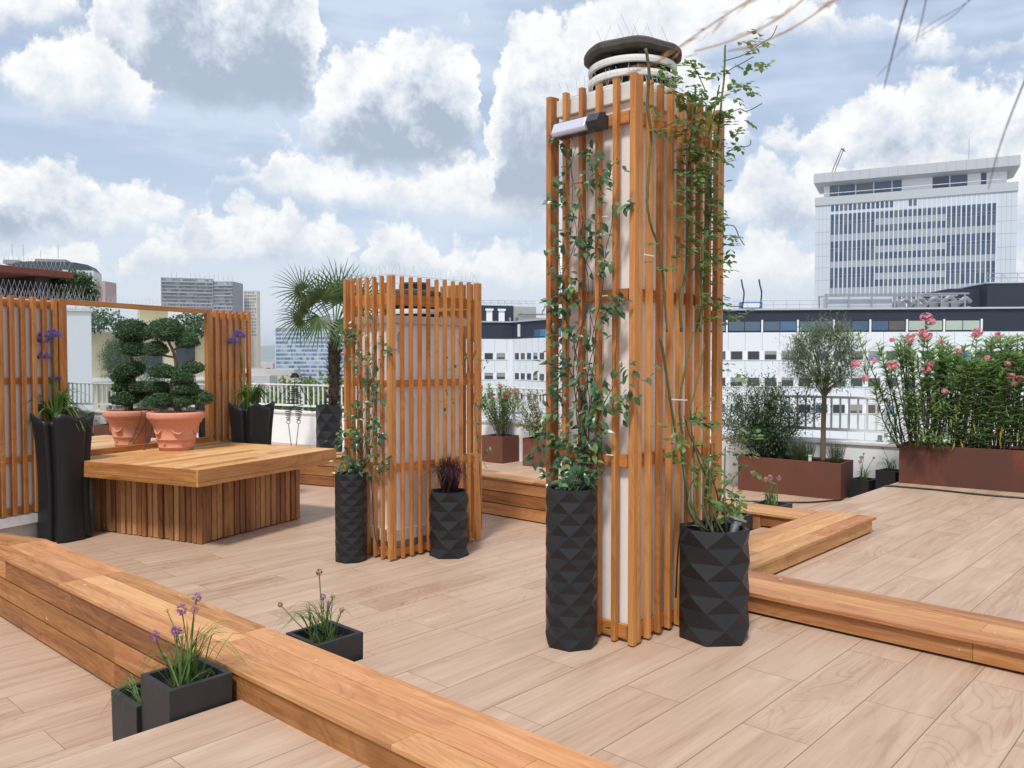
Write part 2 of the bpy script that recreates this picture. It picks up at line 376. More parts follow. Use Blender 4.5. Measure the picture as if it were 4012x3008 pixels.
def tilefloor(name, y0, x0):
    """wood-look porcelain planks 1.2 x 0.3 m, half bond, running along X"""
    m, N, b = newmat(name)
    geo = N.n('ShaderNodeNewGeometry').outputs['Position']
    x, y, z = N.sep(geo)
    rowf = N.m('DIVIDE', N.m('SUBTRACT', y, y0), .3); row = N.m('FLOOR', rowf)
    xx = N.m('DIVIDE', N.m('SUBTRACT', N.m('SUBTRACT', x, x0), N.m('MULTIPLY', N.m('FLOORED_MODULO', row, 2.), .6)), 1.2)
    colf = N.m('FLOOR', xx)
    fx = N.m('MULTIPLY', N.m('SUBTRACT', xx, colf), 1.2); fy = N.m('MULTIPLY', N.m('SUBTRACT', rowf, row), .3)
    ex = N.m('MINIMUM', fx, N.m('SUBTRACT', 1.2, fx)); ey = N.m('MINIMUM', fy, N.m('SUBTRACT', .3, fy))
    edge = N.m('MINIMUM', ex, ey)
    joint = N.mr(N.m('MINIMUM', N.m('MULTIPLY', ex, 1.35), ey), .0012, .0030, 1., 0., True)
    wn = N.n('ShaderNodeTexWhiteNoise', noise_dimensions='2D'); N.put(wn.inputs['Vector'], N.comb(row, colf, 0.))
    r = wn.outputs['Value']; rc = N.sep(wn.outputs['Color'])
    vec = N.comb(N.m('ADD', x, N.m('MULTIPLY', r, 37.)), N.m('ADD', y, N.m('MULTIPLY', rc[1], 23.)), 0.)
    fib = N.noise(N.v('MULTIPLY', vec, (1.5, 46., 1.)), 1., 5., .62, .25, dim='2D')
    brd = N.noise(N.v('MULTIPLY', vec, (.75, 7.5, 1.)), 1., 4., .6, .9, dim='2D')
    fld = N.noise(N.v('MULTIPLY', vec, (.8, 3.6, 1.)), 1., 2., .45, .6, dim='2D')
    ring = N.mr(N.m('SINE', N.m('MULTIPLY', fld, 150.)), .55, 1., 0., 1., True)
    figured = N.mr(rc[2], .6, .9, .0, .7)
    t = N.m('ADD', .10, N.m('ADD', N.m('MULTIPLY', brd, .50), N.m('MULTIPLY', fib, .34)))
    t = N.m('ADD', t, N.m('MULTIPLY', N.m('SUBTRACT', r, .5), .13))
    t = N.m('SUBTRACT', t, N.m('MULTIPLY', N.m('MULTIPLY', ring, figured), N.m('MULTIPLY', fib, .34)))
    col = N.ramp(t, [(.28, srgb(154, 123, 101)), (.45, srgb(176, 148, 127)), (.60, srgb(186, 160, 139)), (.82, srgb(202, 177, 158))])
    dirt = N.noise(geo, 1.1, 5., .62)
    col = N.mix(N.m('MULTIPLY', N.mr(dirt, .5, .75, 0., 1., True), .22), col, srgb(140, 112, 92))
    col = N.mix(N.m('MULTIPLY', joint, .85), col, srgb(104, 80, 64))
    rough = N.m('ADD', N.mr(fib, .25, .75, .42, .56), N.m('MULTIPLY', joint, .3))
    h = N.m('SUBTRACT', N.m('MULTIPLY', fib, .25), joint)
    setb(N, b, col=col, rough=rough, spec=.42, normal=bump(N, h, .35, .0025))
    return m

def plain(name, col, rough=.6, metal=0., spec=.5, var=.12, scale=8., bumps=0., bscale=60., dirt=0., dirtcol=(.1, .09, .08), dscale=1.5):
    m, N, b = newmat(name)
    tc = N.n('ShaderNodeTexCoord').outputs['Object']
    nz = N.noise(tc, scale, 5., .6)
    c = N.mix(nz, tuple(v*(1-var) for v in col), tuple(min(1, v*(1+var)) for v in col))
    if dirt:
        dn = N.noise(N.v('MULTIPLY', tc, (1., 1., .45)), dscale, 6., .66)
        c = N.mix(N.m('MULTIPLY', N.mr(dn, .48, .72, 0., 1., True), dirt), c, dirtcol)
    kw = dict(col=c, rough=N.mr(nz, .2, .8, max(.02, rough-.08), min(1., rough+.08)), metal=metal, spec=spec)
    if bumps: kw['normal'] = bump(N, N.noise(tc, bscale, 4., .6), bumps, .004)
    setb(N, b, **kw)
    return m

def leafmat(name, a, bcol, c=None, rough=.45, spec=.4, trans=.35):
    """leaves: hue from leaf to leaf, paler midrib, light through the blade"""
    m, N, b = newmat(name)
    r = rand(N)
    tc = N.n('ShaderNodeTexCoord').outputs['Object']
    cl = N.noise(tc, 5., 2., .5)
    f = N.m('ADD', N.m('MULTIPLY', r, .75), N.m('MULTIPLY', N.m('SUBTRACT', cl, .5), .8), clamp=True)
    stops = [(0., a), (.6, bcol)] + ([(.9, c)] if c else [])
    col = N.ramp(f, stops)
    u, v, _ = N.sep(N.n('ShaderNodeUVMap').outputs[0])
    rib = N.mr(N.m('ABSOLUTE', N.m('SUBTRACT', u, .5)), 0., .06, 1., 0.)
    col = N.mix(N.m('MULTIPLY', rib, .18), col, tuple(min(1, q*1.9+.02) for q in bcol))
    setb(N, b, col=col, rough=rough, spec=spec)
    if trans:
        tr = N.n('ShaderNodeBsdfTranslucent'); N.put(tr.inputs[0], N.mix(.5, col, tuple(min(1, q*2.2) for q in bcol)))
        mx = N.n('ShaderNodeMixShader'); mx.inputs[0].default_value = trans
        N.t.links.new(b.outputs[0], mx.inputs[1]); N.t.links.new(tr.outputs[0], mx.inputs[2])
        N.t.links.new(mx.outputs[0], [n for n in N.t.nodes if n.type == 'OUTPUT_MATERIAL'][0].inputs[0])
    return m

M = {}
M['slat'] = wood('oiled_slat_wood', srgb(134, 80, 38), srgb(181, 118, 63), srgb(205, 147, 91), var=.30, rough=.45, grain=1.1, sat=1.0)
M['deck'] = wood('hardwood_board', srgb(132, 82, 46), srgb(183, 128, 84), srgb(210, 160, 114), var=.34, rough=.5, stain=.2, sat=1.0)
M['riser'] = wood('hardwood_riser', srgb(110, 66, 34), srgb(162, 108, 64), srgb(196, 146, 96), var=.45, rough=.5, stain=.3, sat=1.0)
M['table'] = wood('table_wood', srgb(150, 98, 52), srgb(204, 152, 98), srgb(228, 184, 132), var=.4, rough=.45, stain=.1)
M['apron'] = wood('apron_wood', srgb(120, 74, 36), srgb(178, 122, 70), srgb(210, 158, 104), var=.3, rough=.5, stain=.25)
M['clad'] = wood('cladding_wood', srgb(112, 72, 46), srgb(160, 110, 72), srgb(200, 152, 104), var=.5, rough=.55, stain=.3)
M['tile_hi'] = tilefloor('porcelain_plank_tile', 3.43, 2.61)
M['tile_lo'] = tilefloor('porcelain_plank_tile_lower', 4.24, 3.80)
M['render'] = plain('white_render', srgb(232, 233, 234), .85, var=.03, bumps=.25, bscale=90., dirt=.12, dirtcol=srgb(196, 194, 190))
M['plaster'] = plain('pinkish_white_render', srgb(232, 226, 223), .85, var=.03, bumps=.3, bscale=110., dirt=.1, dirtcol=srgb(188, 176, 168))
M['grey'] = plain('grey_cement', srgb(176, 174, 170), .9, var=.08, bumps=.3, dirt=.3, dirtcol=srgb(130, 126, 120))
M['black'] = plain('black_planter_resin', (.0125, .0135, .0160), .44, var=.3, spec=.36, bumps=.06, bscale=200.)
M['blackm'] = plain('anthracite_planter', (.020, .021, .023), .55, var=.2, bumps=.15, bscale=260., dirt=.3, dirtcol=(.05, .048, .045), dscale=4.)
M['soil'] = plain('potting_soil', (.022, .015, .010), .95, var=.6, scale=70., bumps=.9, bscale=90.)
M['terra'] = plain('terracotta', srgb(208, 142, 116), .72, var=.12, scale=14., bumps=.2, bscale=60., dirt=.28, dirtcol=srgb(222, 158, 132), dscale=5.)
M['corten'] = plain('corten_steel', srgb(100, 58, 42), .78, var=.26, scale=4.5, bumps=.15, bscale=120., dirt=.6, dirtcol=srgb(124, 72, 46), dscale=1.1)
M['cortend'] = plain('corten_steel_dark', srgb(84, 48, 36), .75, var=.32, scale=3.4, bumps=.15, bscale=120., dirt=.95, dirtcol=srgb(150, 76, 40), dscale=1.0)
M['metal'] = plain('pale_painted_metal', srgb(214, 216, 218), .4, var=.03)
M['steel'] = plain('galvanised_steel', srgb(170, 174, 178), .35, metal=.8, var=.08)
M['wire'] = plain('spike_wire', srgb(176, 178, 184), .5)
M['iron'] = plain('black_iron_wire', (.012, .012, .013), .45, var=.2)
M['concrete'] = plain('weathered_concrete', srgb(80, 77, 72), .95, var=.25, scale=14., bumps=.8, bscale=30., dirt=.75, dirtcol=srgb(48, 45, 40), dscale=6.)
M['ring'] = plain('painted_concrete_ring', srgb(214, 213, 210), .9, var=.06, bumps=.3, bscale=50., dirt=.35, dirtcol=srgb(140, 134, 124), dscale=5.)
M['dark'] = plain('dark_void', (.015, .016, .018), .8)
M['tie'] = plain('white_nylon', srgb(228, 228, 230), .4)
M['hose'] = plain('black_hose', (.014, .015, .017), .4)
M['lampbody'] = plain('lamp_housing', srgb(48, 52, 60), .45)
mm, NN, bb = newmat('mirror_glass'); setb(NN, bb, col=(.90, .93, .92), rough=.0, metal=1.0); M['mirror'] = mm
mm, NN, bb = newmat('opal_lens'); setb(NN, bb, col=srgb(186, 188, 204), rough=.25, spec=.5); M['opal'] = mm

# ------------------------------------------------------------------ terraces
mb = MB(); mb.prism([(-7, -9), (14.2, -9), (11.98, 3.43), (-7, 3.43)], L0-.05, 0.)
tag(mb.build('deck_floor', M['tile_hi']), kind='structure')
mb = MB(); mb.prism([(-7, 3.432), (11.98, 3.432), (11.6, 6.1), (11.3, 10.1), (10.95, 12), (10.3, 15.6), (9.2, 21.5), (-7, 21.5)], L0-.35, L0)
tag(mb.build('lower_terrace_floor', M['tile_lo']), kind='structure')

W0 = Vector((3.478, 9.592, 0)); E1 = Vector((.9563, .2925, 0)); WN = Vector((.2925, -.9563, 0))   # mirror wall: origin, along, towards the viewer
E2 = -WN

def boards(mb, o, u, w, a0, a1, bands, z0, z1, gap=.004, lens=(1.4, 2.6), off=0.):
    """rows of boards along u; bands are (b0, b1) across w"""
    for (b0, b1) in bands:
        a = a0 - rng.random()*1.2
        while a < a1:
            l = rng.uniform(*lens); s, e = max(a, a0), min(a+l, a1)
            if e-s > .05: mb.obox(o, u, w, s+.0008, e-.0008, b0+gap/2, b1-gap/2, z0, z1, axis=0)
            a += l
def vboards(mb, o, u, w, a0, a1, b0, b1, zs, lens=(1.2, 2.2)):
    for (z0, z1) in zs:
        a = a0 - rng.random()*1.
        while a < a1:
            l = rng.uniform(*lens); s, e = max(a, a0), min(a+l, a1)
            if e-s > .05: mb.obox(o, u, w, s+.0008, e-.0008, b0, b1, z0+.002, z1-.002, axis=0)
            a += l
TR = .024      # tread thickness
LOWROWS = [(L0+.012, L0+.150), (L0+.156, L0+.296), (L0+.302, B-TR-.003)]

# near kerb: runs at a slight angle to the tiles, then turns to the mirror wall
st = thing('timber_kerb', 'long foreground timber kerb running diagonally from lower right, mitred at its far left end', 'kerb', (1.9, 3.4, L0), 'timber kerbs between the terraces')
o = Vector((1.924, 0, 0)); ud = Vector((-.0185, 1, 0)).normalized(); wd = Vector((ud.y, -ud.x, 0)); wd = wd if wd.x > 0 else -wd
Wd = .425; t = MB()
cut = 7.0
rows = [(0., Wd/3), (Wd/3, 2*Wd/3), (2*Wd/3, Wd)]
def mitred(mb, o, u, w, b0, b1, a0, z0, z1, hinge_b, hinge_a, ang, first=True):
    """end of a board cut on the mitre line through (hinge_a, hinge_b)"""
    k = math.tan(ang/2)
    q = lambda a, b, z: o+u*a+w*b+Vector((0, 0, z))
    e0, e1 = hinge_a-(b0-hinge_b)*-k, hinge_a-(b1-hinge_b)*-k
    p = [(a0, b0), (e0, b0), (e1, b1), (a0, b1)]
    if u.x*w.y-u.y*w.x < 0: p.reverse()
    mb.hexa([q(a, b, z0) for a, b in p], [q(a, b, z1) for a, b in p], axis=0)
ang = R(16.0); k_ = math.tan(ang/2)
for (b0, b1) in rows:
    boards(t, o, ud, wd, -3.2, 5.6, [(b0, b1)], B-TR, B)
    # the board that reaches the mitre
    q = lambda a, b, z: o+ud*a+wd*b+Vector((0, 0, z))
    ea = lambda b: 7.045 - (Wd-b)*k_   # inner side of the bend is shorter
    p = [(5.602, b0+.002), (5.602, b1-.002), (ea(b1)-.001, b1-.002), (ea(b0)-.001, b0+.002)]
    t.hexa([q(a, b, B-TR) for a, b in p], [q(a, b, B) for a, b in p], axis=1)
pv = o+ud*7.045+wd*Wd                    # outer mitre corner
u2 = E2.copy(); w2 = Vector((-u2.y, u2.x, 0)); w2 = w2 if w2.dot(wd) < 0 else -w2   # from the outer edge inwards
u2L = 2.02
for (b0, b1) in rows:
    c0, c1 = Wd-b1, Wd-b0
    q = lambda a, b, z: pv+u2*a+w2*b+Vector((0, 0, z))
    p = [(c0*k_+.001, c0+.002), (1.1, c0+.002), (1.1, c1-.002), (c1*k_+.001, c1-.002)]
    t.hexa([q(a, b, B-TR) for a, b in reversed(p)], [q(a, b, B) for a, b in reversed(p)], axis=0)
    boards(t, pv, u2, w2, 1.101, u2L, [(c0, c1)], B-TR, B)
t.build('tread', M['deck'], st, bevel=.0025)
t = MB()
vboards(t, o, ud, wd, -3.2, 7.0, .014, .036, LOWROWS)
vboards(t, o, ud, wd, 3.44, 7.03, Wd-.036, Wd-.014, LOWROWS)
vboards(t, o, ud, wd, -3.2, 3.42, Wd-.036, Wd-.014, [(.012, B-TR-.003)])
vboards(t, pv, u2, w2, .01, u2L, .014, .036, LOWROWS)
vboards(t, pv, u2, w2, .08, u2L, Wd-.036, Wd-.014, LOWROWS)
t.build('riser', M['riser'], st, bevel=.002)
t = MB(); t.obox(o, ud, wd, -3.15, 6.95, .05, Wd-.05, L0+.002, B-TR-.006); t.obox(pv, u2, w2, .1, u2L-.02, .05, Wd-.05, L0+.002, B-TR-.006); t.build('carcass', M['dark'], st)

X, Y = Vector((1, 0, 0)), Vector((0, 1, 0)); O = Vector((0, 0, 0))
st = thing('timber_kerb', 'low timber kerb on the raised deck leading right from behind the squat black planter', 'kerb', (4.86, 1.5, 0), 'timber kerbs between the terraces')
t = MB(); boards(t, O, Y, X, -3., 3.06, [(4.605, 4.77), (4.77, 4.94), (4.94, 5.105)], B-TR, B); t.build('tread', M['deck'], st, bevel=.0025)
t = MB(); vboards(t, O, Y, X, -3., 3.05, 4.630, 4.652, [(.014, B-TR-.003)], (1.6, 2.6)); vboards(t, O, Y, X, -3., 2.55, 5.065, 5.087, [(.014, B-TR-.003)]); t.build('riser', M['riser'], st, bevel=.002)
t = MB(); t.box2(4.67, 5.05, -2.9, 3.0, .004, B-TR-.006); t.build('carcass', M['dark'], st)
st = thing('timber_kerb', 'short timber kerb pointing away to the right, its end grain on the raised deck', 'kerb', (6.4, 2.8, 0), 'timber kerbs between the terraces')
t = MB(); boards(t, O, X, Y, 5.108, 7.6, [(2.57, 2.733), (2.733, 2.897), (2.897, 3.06)], B-TR, B, lens=(1., 1.7)); t.build('tread', M['deck'], st, bevel=.0025)
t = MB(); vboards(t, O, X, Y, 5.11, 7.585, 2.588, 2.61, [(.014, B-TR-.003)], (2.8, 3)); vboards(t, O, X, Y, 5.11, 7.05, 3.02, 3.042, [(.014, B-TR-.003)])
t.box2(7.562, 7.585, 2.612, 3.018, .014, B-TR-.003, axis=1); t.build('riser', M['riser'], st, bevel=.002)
t = MB(); t.box2(5.12, 7.55, 2.62, 3.01, .004, B-TR-.006); t.build('carcass', M['dark'], st)
st = thing('timber_kerb', 'three board high timber step behind the slatted pillars at the back of the lower terrace', 'kerb', (7.2, 7, L0), 'timber kerbs between the terraces')
ob = Vector((7.08, 3.062, 0)); ub = Vector((-.012, 1, 0)).normalized(); wb = Vector((ub.y, -ub.x, 0))
bw = [(0., .142), (.142, .284), (.284, .426)]
t = MB(); boards(t, ob, ub, wb, 0.001, 7.0, bw, B-TR, B)
pe = ob+ub*7.0; ue = E2.copy(); we = Vector((ue.y, -ue.x, 0)); we = we if we.x > 0 else -we
boards(t, pe, ue, we, .05, 5.2, bw, B-TR, B); t.build('tread', M['deck'], st, bevel=.0025)
t = MB(); vboards(t, ob, ub, wb, 0., .37, .02, .042, [(.014, B-TR-.003)]); vboards(t, ob, ub, wb, .375, 7.0, .02, .042, LOWROWS, (1.6, 2.6)); vboards(t, pe, ue, we, .0, 5.2, .02, .042, LOWROWS)
vboards(t, ob, ub, wb, .375, 7.0, .39, .412, LOWROWS); t.build('riser', M['riser'], st, bevel=.002)
t = MB(); t.obox(ob, ub, wb, .38, 6.95, .055, .38, L0+.002, B-TR-.006); t.obox(ob, ub, wb, .02, .37, .055, .38, .004, B-TR-.006); t.obox(pe, ue, we, .1, 5.1, .055, .38, L0+.002, B-TR-.006); t.build('carcass', M['dark'], st)

# ------------------------------------------------------------------ parapets with railings
def parapet(name, label, pts, h, caps=True):
    th = thing(name, label, 'parapet', (pts[0][0], pts[0][1], L0), 'white parapets round the terrace')
    w = MB(); c = MB()
    for (p, q) in zip(pts[:-1], pts[1:]):
        p, q = Vector((*p, 0)), Vector((*q, 0)); u = (q-p).normalized(); n = Vector((u.y, -u.x, 0)); n = n if n.x > 0 else -n; L = (q-p).length
        w.obox(p, u, n, 0, L, 0, .32, L0-.6, h-.045); c.obox(p, u, n, 0, L, -.03, .36, h-.043, h)
    w.build('wall', M['render'], th); c.build('coping', M['ring'], th, bevel=.006)
    return th
def railing(label, pts, zb, zt, z0, pitch, off):
    th = thing('railing', label, 'railing', (pts[0][0], pts[0][1], z0), 'white metal railings on the parapets')
    top = MB(); bot = MB(); bars = MB()
    for (p, q) in zip(pts[:-1], pts[1:]):
        p, q = Vector((*p, 0)), Vector((*q, 0)); u = (q-p).normalized(); n = Vector((u.y, -u.x, 0)); n = n if n.x > 0 else -n; L = (q-p).length
        top.obox(p, u, n, 0, L, off-.03, off+.03, zt-.035, zt); bot.obox(p, u, n, 0, L, off-.012, off+.012, zb-.022, zb+.022)
        a = pitch/2
        while a < L:
            bars.obox(p, u, n, a-.012, a+.012, off-.014, off+.014, zb+.023, zt-.036); a += pitch
        a = .3
        while a < L:
            post = MB(); post.obox(p, u, n, a-.022, a+.022, off+.03, off+.06, z0+.0205, zt-.037)
            post.obox(p, u, n, a-.06, a+.06, off+.0, off+.09, z0, z0+.02); post.build('post', M['metal'], th); a += 1.9
    top.build('handrail', M['metal'], th, bevel=.008); bot.build('bottom_rail', M['metal'], th); bars.build('balusters', M['metal'], th)
    return th
PR = [(13.9, -8.0), (11.75, 3.6), (11.37, 6.1), (11.14, 10.1), (10.84, 11.9)]
PL = [(10.84, 11.9), (10.10, 15.6), (9.1, 21.3)]
parapet('parapet', 'low white rendered parapet behind the rust coloured planters at right', PR, .395)
parapet('parapet', 'low white rendered parapet behind the black wire figure and the palm pot', PL, .38)
railing('pale metal railing with upright bars behind the olive tree', PR, .54, 1.02, .395, .12, .2)
railing('pale metal railing with upright bars behind the wire figure', PL, .505, .985, .38, .138, .2)
for i, (dy, lb) in enumerate(((0, 'left one of two grey clamp feet on the parapet coping beside the long rusty planter'), (.17, 'right one of two grey clamp feet on the parapet coping beside the long rusty planter'))):
    b = MB(); c_ = Vector((11.90, 4.0-dy, .398)); b.lathe(c_, [(.055, 0), (.055, .012), (.03, .018), (.028, .085), (.02, .09)], 16, 0, True, True)
    tag(b.build('rail_foot', M['steel'], smooth=False), lb, 'rail foot', 'clamp feet of the railing')

# ------------------------------------------------------------------ mirror wall
th = thing('wall', 'white rendered wall carrying the big mirror and slatted screens at left', 'wall', tuple(W0+Vector((0, 0, L0))))
b = MB(); b.obox(W0, E1, WN, -3.2, 2.36, -.34, 0., L0-.2, 2.13); b.build('wall_body', M['plaster'], th)
b = MB(); b.obox(W0, E1, WN, -3.22, 2.38, -.38, .012, 2.132, 2.172); b.build('coping', M['render'], th)
b = MB(); b.obox(W0, E1, WN, -3.2, -.11, .002, .06, -.135, -.035); b.build('ledge', M['render'], th, bevel=.004)
b = MB(); b.obox(W0, E1, WN, -3.2, -.0, .002, .008, L0, -.137); b.build('plinth', M['grey'], th)

def slat(mb, o, u, w, a, wd_, b0, b1, z0, z1): mb.obox(o, u, w, a-wd_/2, a+wd_/2, b0, b1, z0, z1, axis=2)
def screen(root, o, u, w, cs, wd_, z0, z1, rails, depth=.045, rb=.028, jit=.002):
    """upright slats in front of cross rails; every slat is its own piece"""
    for a in cs:
        m = MB(); slat(m, o, u, w, a, wd_, rb, rb+depth, z0+rng.uniform(-jit, jit)*3, z1+rng.uniform(-jit, jit)); m.build('slat', M['slat'], root, bevel=.0022)
    for (r0, r1) in rails:
        m = MB(); m.obox(o, u, w, min(cs)-wd_*.45, max(cs)+wd_*.45, 0.002, rb-.001, r0, r1, axis=0); m.build('rail', M['slat'], root, bevel=.002)
RZ = [(2.09, 2.155), (1.303, 1.362), (.50, .565), (-.015, .047)]
s = thing('slatted_screen', 'orange wood slatted screen on the white wall left of the mirror', 'slatted screen', tuple(W0+E1*-1.3+Vector((0, 0, -.02))), 'slatted screens on the mirror wall')
screen(s, W0, E1, WN, [-.440-.1155*k for k in range(14)], .044, -.025, 2.19, RZ)
s = thing('slatted_screen', 'narrow orange wood slatted screen between the mirror and the wall end', 'slatted screen', tuple(W0+E1*2.1+Vector((0, 0, .48))), 'slatted screens on the mirror wall')
screen(s, W0, E1, WN, [1.804+.116*k for k in range(6)], .048, .492, 2.192, RZ[:2]+[(.505, .565)])
s = thing('mirror', 'large wall mirror in an orange wood frame standing on the platform', 'mirror', tuple(W0+E1*.66+WN*.05+Vector((0, 0, .49))))
f = MB(); zb, zt, a0, a1 = .492, 2.19, -.400, 1.722
for (s0, s1, z0, z1) in ((a0, a0+.088, zb, zt), (a1-.088, a1, zb, zt), (a0+.0885, a1-.0885, zt-.056, zt), (a0+.0885, a1-.0885, zb, zb+.06)):
    f.obox(W0, E1, WN, s0, s1, .004, .075, z0, z1, axis=2 if z1-z0 > .5 else 0)
f.build('frame', M['slat'], s, bevel=.003)
f = MB(); f.obox(W0, E1, WN, a0+.08, a1-.08, .03, .045, zb+.05, zt-.05); f.build('mirror_pane', M['mirror'], s)

# ------------------------------------------------------------------ platform table
TP = .49
tb = thing('platform_table', 'wide wooden platform table clad in upright boards below the mirror', 'table', (4.9, 8.7, L0))
K = Vector((3.693, 7.517, 0))           # near corner of the top
e1, e2 = E1, E2
DEP = 2.06
t = MB()
n = 15; wdt = (DEP-.03)/n
for k in range(n):
    a = -rng.random()*1.; b0 = .026+k*wdt
    while a < 2.09:
        l = rng.uniform(1.2, 2.2); s0, s1 = max(a, .026), min(a+l, 2.084)
        if s1-s0 > .04: t.obox(K, e1, e2, s0+.0008, s1-.0008, b0+.0022, b0+wdt-.0022, TP-.024, TP, axis=0)
        a += l
t.build('tabletop', M['table'], tb, bevel=.0022)
t = MB()
for (z0, z1) in ((TP-.122, TP-.0), (TP-.165, TP-.1245)):
    t.obox(K, e1, e2, 0, 2.11, 0, .024, z0, z1, axis=0); t.obox(K, e1, e2, 0, .024, .0245, DEP, z0, z1); t.obox(K, e1, e2, 2.086, 2.11, .0245, DEP, z0, z1)
t.build('apron', M['apron'], tb, bevel=.002)
KB = Vector((3.925, 7.925, 0))
t = MB(); z1 = TP-.16
def cladrow(mb, o, u, w, L, first):
    a = first
    while a < L-.02:
        wv = rng.uniform(.060, .068); d = rng.choice((0., 0., .008, .014))
        mb.obox(o, u, w, a, min(a+wv, L), -.0+d, .03+d, L0+.006+rng.random()*.012, z1, axis=2); a += wv+rng.uniform(.012, .02)
cladrow(t, KB, e1, e2, 1.53, .075); cladrow(t, KB, e2, e1, 1.62, .075)
t.obox(KB, e1, e2, 0, .066, 0, .066, L0+.004, z1, axis=2)
cladrow(t, KB+e1*1.53, e2, -e1, 1.6, .04)
t.build('cladding', M['clad'], tb, bevel=.002)
t = MB(); t.obox(KB, e1, e2, .046, 1.48, .046, 1.62, L0+.004, z1); t.build('carcass', M['dark'], tb)

# ------------------------------------------------------------------ chimney stacks behind slatted screens
def ringwall(name, label, x0, x1, y0, y1, z0, z1, cap):
    pass
st = thing('chimney_stack', 'tall white chimney stack with a round louvred concrete cowl', 'chimney', (4.13, 2.8, 0))
b = MB(); b.box2(3.725, 4.535, 2.562, 3.04, 0.002, 2.952); b.build('shaft', M['plaster'], st)
b = MB(); b.box2(3.70, 4.565, 2.54, 3.075, 2.954, 3.05); b.build('cap_slab', M['ring'], st, bevel=.006)
cc = Vector((4.105, 2.825, 0))
cw = thing('x', '', '') if False else None
def cowl(root, c, R0, zs, rings, rt, captop, capR, capt, n=64):
    """stack of open concrete rings on short legs under a heavy lid"""
    core = MB(); core.lathe(c, [(R0-.075, zs), (R0-.075, captop-capt-.005)], 32); core.build('flue', M['dark'], root, smooth=True)
    for z in rings:
        m = MB(); m.lathe(c, [(R0-.022, z), (R0, z), (R0+.003, z+rt*.5), (R0, z+rt), (R0-.022, z+rt), (R0-.022, z)], n); m.build('ring', M['ring'], root, smooth=False)
    m = MB()
    for k in range(7):
        a = k*2*math.pi/7+.4
        m.box(c+Vector((math.cos(a)*(R0-.048), math.sin(a)*(R0-.048), (zs+captop-capt)/2)), (.04, .05, captop-capt-zs-.004), a)
    m.build('leg', M['dark'], root)
    m = MB(); rows = []
    prof = [(.001, captop-capt), (capR-.03, captop-capt), (capR, captop-capt+.015), (capR+.002, captop-.015), (capR-.015, captop), (.001, captop+.02)]
    for r, z in prof:
        rows.append([c+Vector((math.cos(2*math.pi*k/n)*r, math.sin(2*math.pi*k/n)*r, z+.005*math.sin(k*.61+r*9)+.004*math.sin(k*.23))) for k in range(n)])
    m.grid(rows); m.build('lid', M['concrete'], root)
cowl(st, cc, .260, 3.052, [3.085, 3.165, 3.240], .035, 3.368, .287, .056)
b = MB(); rr = random.Random(3)
for k in range(16):
    a = rr.uniform(0, 6.28); r_ = rr.uniform(.02, .22); p = cc+Vector((math.cos(a)*r_, math.sin(a)*r_, 3.41)); ln = rr.uniform(.07, .13); t_ = rr.choice((-.45, .4))
    b.tube([p, p+RT*t_*ln+Vector((0, 0, ln))], .0013, 4)
tag(b.build('bird_spikes', M['wire']), 'thin wire bird spikes on top of the tall round cowl', 'bird spikes')
b = MB()
for (p, u, L) in ((Vector((3.72, 2.56, 3.052)), Vector((0, 1, 0)), .5), (Vector((3.72, 2.56, 3.052)), Vector((1, 0, 0)), .83)):
    b.obox(p, u, Vector((-u.y, u.x, 0)), 0, L, -.008, .008, 0, .006)
    for k in range(int(L/.05)):
        q = p+u*(.02+k*.05); s_ = Vector((-u.y, u.x, 0))
        for sg in (-1, 1): b.tube([q, q+s_*sg*.03+u*rr.uniform(-.02, .02)+Vector((0, 0, .095))], .0012, 4)
tag(b.build('bird_spikes', M['wire']), 'row of wire bird spikes round the cap of the tall chimney stack', 'bird spikes')

ZT0 = 0
sc1 = thing('slatted_screen', 'tall orange wood slatted screen round the tall chimney stack', 'slatted screen', (4.13, 2.8, 0), 'slatted screens round the chimney stacks')
ZT = 3.07
RZ1 = [(2.83, 2.895), (1.878, 1.940), (.965, 1.037), (.022, .098)]
def fence4(root, x0, x1, y0, y1, z0, z1, nx, ny, w, rails):
    """four sides of square slats, rails set behind them; at the corners the slats of adjoining sides stand just clear of one another"""
    dep, rb = w, .028
    for (o, u, wv, L, n, ins) in ((Vector((x0, y0, 0)), Vector((0, 1, 0)), Vector((-1, 0, 0)), y1-y0, ny, 0.), (Vector((x0, y0, 0)), Vector((1, 0, 0)), Vector((0, -1, 0)), x1-x0, nx, w+.003),
                             (Vector((x1, y0, 0)), Vector((0, 1, 0)), Vector((1, 0, 0)), y1-y0, ny, 0.), (Vector((x0, y1, 0)), Vector((1, 0, 0)), Vector((0, 1, 0)), x1-x0, nx, w+.003)):
        cs = [ins+w/2+(L-w-2*ins)*k/(n-1) for k in range(n)]
        for k, a in enumerate(cs):
            w_ = w if k in (0, n-1) else .027
            m = MB(); m.obox(o, u, wv, a-w_/2, a+w_/2, -dep, 0., z0+rng.uniform(0, .012), z1+rng.uniform(-.003, .003), axis=2); sl_ = m.build('slat', M['slat'], root, bevel=.002)
            if wv.x < 0 or wv.y < 0:
                m = MB()
                for (r0, r1) in rails:
                    for f_ in (.3, .72)[:1 if k % 2 else 2]:
                        c_ = o+u*(a+rng.uniform(-.004, .004))+wv*.0004+Vector((0, 0, r0+(r1-r0)*f_)); m.face([c_+u*math.cos(q*1.0472)*.0042+Vector((0, 0, math.sin(q*1.0472)*.0042)) for q in range(6)])
                m.build('screw_head', M['steel'], sl_)
        for (r0, r1) in rails:
            m = MB(); m.obox(o, u, wv, dep+rb+.004, L-dep-rb-.004, -dep-rb, -dep-.001, r0, r1, axis=0); m.build('rail', M['slat'], root, bevel=.002)
